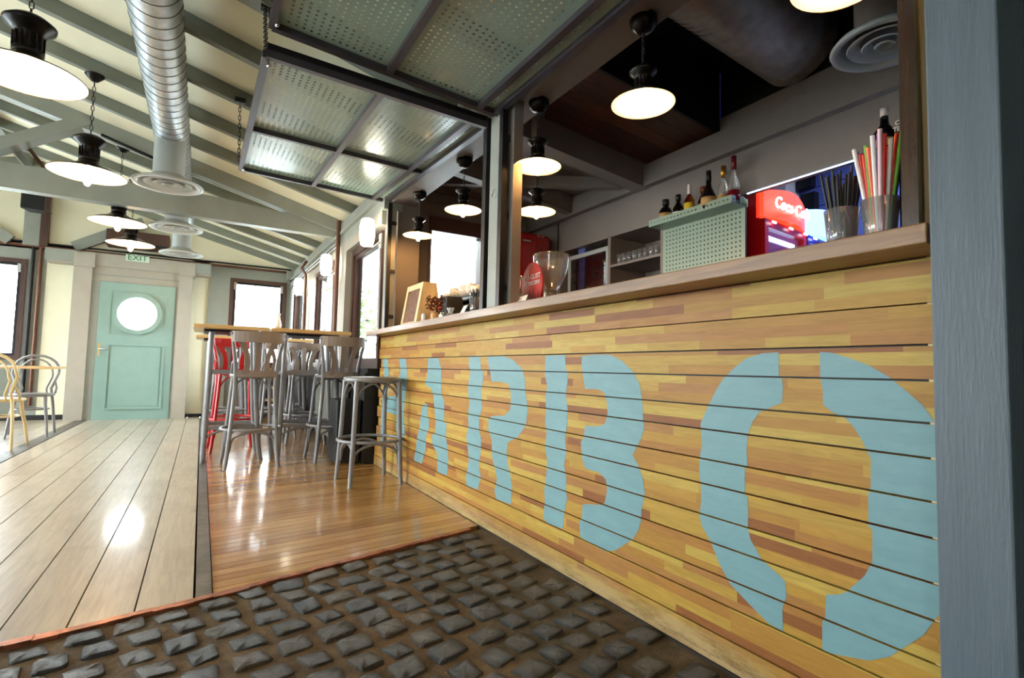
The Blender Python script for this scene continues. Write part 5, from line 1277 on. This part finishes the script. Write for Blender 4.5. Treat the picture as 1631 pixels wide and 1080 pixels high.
place(sr, (.30, 6.02, 0), math.radians(183))
sb = bar_stool('grey backless bentwood bar stool standing against the end of the bar', M['stool'], False, None, 'backless bar stools')
place(sb, (1.115, 3.98, 0), math.radians(2))

def high_table(label, x0, x1, y0, y1, zt=1.145):
    t = thing('high_table', label, 'table', ((x0+x1)/2, (y0+y1)/2, 0), 'high bar tables')
    B(x0, x1, y0, y1, zt, zt+.032).build('tabletop', M['table'], t, bevel=.004)
    B(x0+.08, x1-.08, y0+.14, y1-.14, zt-.02, zt).build('mounting_plate', M['iron'], t)
    xi0, xi1, yi0, yi1 = x0+.14, x1-.10, y0+.20, y1-.20
    fx0, fx1, fy0, fy1 = x0+.12, x1-.0, y0+.22, y1-.12
    feet = [(fx0, fy0), (fx1, fy0), (fx1, fy1), (fx0, fy1)]; tops = [(xi0, yi0), (xi1, yi0), (xi1, yi1), (xi0, yi1)]
    def P(i, z): u = (z/zt)**.6; return Vector((feet[i][0]*(1-u)+tops[i][0]*u, feet[i][1]*(1-u)+tops[i][1]*u, z))
    for i in range(4): MB().tube([P(i, z) for z in (0, .05, .15, .3, .6, .9, zt-.01)], [.019, .021, .022, .022, .022, .022, .022], 10).build('leg', M['stool'], t)
    for z in (.30, .78):
        for i in range(4): MB().beam(P(i, z), P((i+1) % 4, z), .02, .035).build('stretcher', M['stool'], t)
    for i in range(4):
        a, b = P(i, .13), P((i+1) % 4, .13); MB().tube(arch(a, b, .285), .011, 7).build('lower_brace', M['stool'], t)
    return t
high_table('left near high table with a pale wooden top', -.075, .50, 5.03, 5.80)
high_table('right near high table with a pale wooden top, beside the bar end', .515, 1.20, 5.03, 5.80)
high_table('left high table of the far pair, lower in the photo', -.07, .50, 6.95, 7.65)
high_table('right high table of the far pair, by the side window', .515, 1.20, 6.95, 7.65)
# things on the tables
vz = thing('bud_vase', 'slender white vase at the inner end of the right near high table', 'vase', (.60, 5.35, 1.177))
MB().lathe([(0, 0), (.022, 0), (.030, .05), (.016, .11), (.013, .135), (.020, .155), (.013, .15), (0, .02)], (.60, 5.35, 1.177), 16).build('vase_body', M['white'], vz)
ns_ = thing('menu_clip', 'small bent metal menu holder on the left near table', 'holder', (.46, 5.35, 1.177))
MB().strip([(.435, 5.35, 1.177), (.46, 5.35, 1.225), (.485, 5.35, 1.177)], .04, .003, (1, 0, .2)).build('bent_plate', M['steel'], ns_)

# low bench shelves at the end wall, radiators under the side windows
bs = thing('low_shelf', 'low dark unit with pale wooden shelves under the end window', 'shelf', (.9, 9.5, 0))
for z in (.27, .47, .62): B(.55, 1.2, 9.35, 9.78, z, z+.03).build('shelf_board', M['table'], bs)
B(.53, .56, 9.35, 9.78, 0, .65).build('side_board', M['brownwin'], bs); B(1.19, 1.22, 9.35, 9.78, 0, .65).build('side_board', M['brownwin'], bs)
B(.56, 1.19, 9.74, 9.78, 0, .65).build('back_board', M['brownwin'], bs)
bx = thing('floor_speaker', 'black box cabinet on the floor at the far end of the bar', 'cabinet', (1.15, 4.95, 0))
B(1.03, 1.24, 4.72, 5.05, .02, .56).build('cabinet_body', M['black'], bx, bevel=.01)
B(1.05, 1.22, 4.71, 4.72, .06, .52).build('front_panel', M['iron'], bx)
rd = thing('radiator', 'dark finned radiator under the side window nearest the bar', 'radiator', (1.22, 6.0, .1))
for i in range(22): B(1.17, 1.235, 5.2+.06*i, 5.25+.06*i, .12, .70).build('radiator_fin', M['grey_dark'], rd)
for y in (5.25, 6.5): B(1.19, 1.21, y, y+.03, 0, .12).build('foot', M['grey_dark'], rd)

# ordinary bentwood chairs and low table at the left
def cafe_chair(label, mat):
    t = thing('cafe_chair', label, 'chair', (0, 0, 0), 'bentwood cafe chairs by the left window')
    zs = .46
    F = [(-.19, -.20), (.19, -.20), (.17, .22), (-.17, .22)]; T = [(-.16, -.17), (.16, -.17), (.13, .14), (-.13, .14)]
    for i in (2, 3):
        MB().tube([(F[i][0], F[i][1], 0), (F[i][0]*.55+T[i][0]*.45, F[i][1]*.5+T[i][1]*.5, .2), (T[i][0], T[i][1], .36), (T[i][0]*.97, T[i][1]*.95, zs-.01)], [.012, .015, .017, .017], 10).build('leg', mat, t)
    MB().lathe([(0, zs-.01), (.17, zs-.02), (.198, zs-.012), (.2, zs+.006), (.185, zs+.014), (.15, zs+.006), (0, zs+.006)], n=30).build('seat', mat, t)
    def hoop(wf, wt, ztop, y0, y1, r, zstart, name):
        pts = []
        if zstart == 0: pts += [(-.20, -.24, 0), (-.185, -.205, .15), (-.172, -.18, .32)]
        pts += [(-wf, y0, zs), (-wf*.93, y0-.01, zs+.06), (-wt*1.0, (y0+y1)/2, ztop-.21)]
        for k in range(11):
            a = PI-PI*k/10; pts.append((wt*math.cos(a)*1.0, y1*.97+.0*k, ztop-.17+.17*math.sin(a)))
        pts += [(wt*1.0, (y0+y1)/2, ztop-.21), (wf*.93, y0-.01, zs+.06), (wf, y0, zs)]
        if zstart == 0: pts += [(.172, -.18, .32), (.185, -.205, .15), (.20, -.24, 0)]
        MB().tube(pts, r, 8).build(name, mat, t)
    hoop(.155, .20, .90, -.165, -.265, .0145, 0, 'back_hoop')
    hoop(.11, .145, .855, -.165, -.255, .010, 1, 'inner_hoop')
    MB().tube([(.155*math.cos(2*PI*i/28), .155*math.sin(2*PI*i/28), .30) for i in range(28)], .009, 7, closed=True).build('stretcher_ring', mat, t)
    for sg_ in (-1, 1): MB().tube([(sg_*.175, -.20, .60), (sg_*.195, -.15, .53), (sg_*.19, -.10, .47)], .011, 8).build('side_brace', mat, t)
    return t
cc = cafe_chair('natural wood bentwood chair at the left photo edge', M['chaircream'])
place(cc, (-1.66, 6.88, 0), math.radians(-6))
cg = cafe_chair('grey bentwood chair on the far side of the low table by the left window', M['stool'])
place(cg, (-1.62, 7.84, 0), math.radians(186))
place(copy_tree(cg), (-2.22, 7.05, 0), math.radians(20), 'grey bentwood chair half behind the natural wood chair')
lt = thing('low_table', 'cafe table with a thin wooden top between the chairs at the left', 'table', (-1.9, 7.4, 0))
B(-2.6, -1.30, 7.10, 7.62, .755, .78).build('tabletop', M['table'], lt, bevel=.003)
MB().tube([(-2.0, 7.36, .02), (-2.0, 7.36, .755)], .03, 12).build('column', M['iron'], lt)
MB().lathe([(0, 0), (.2, 0), (.2, .012), (.04, .03), (0, .03)], (-2.0, 7.36, 0), 24).build('foot_plate', M['iron'], lt)
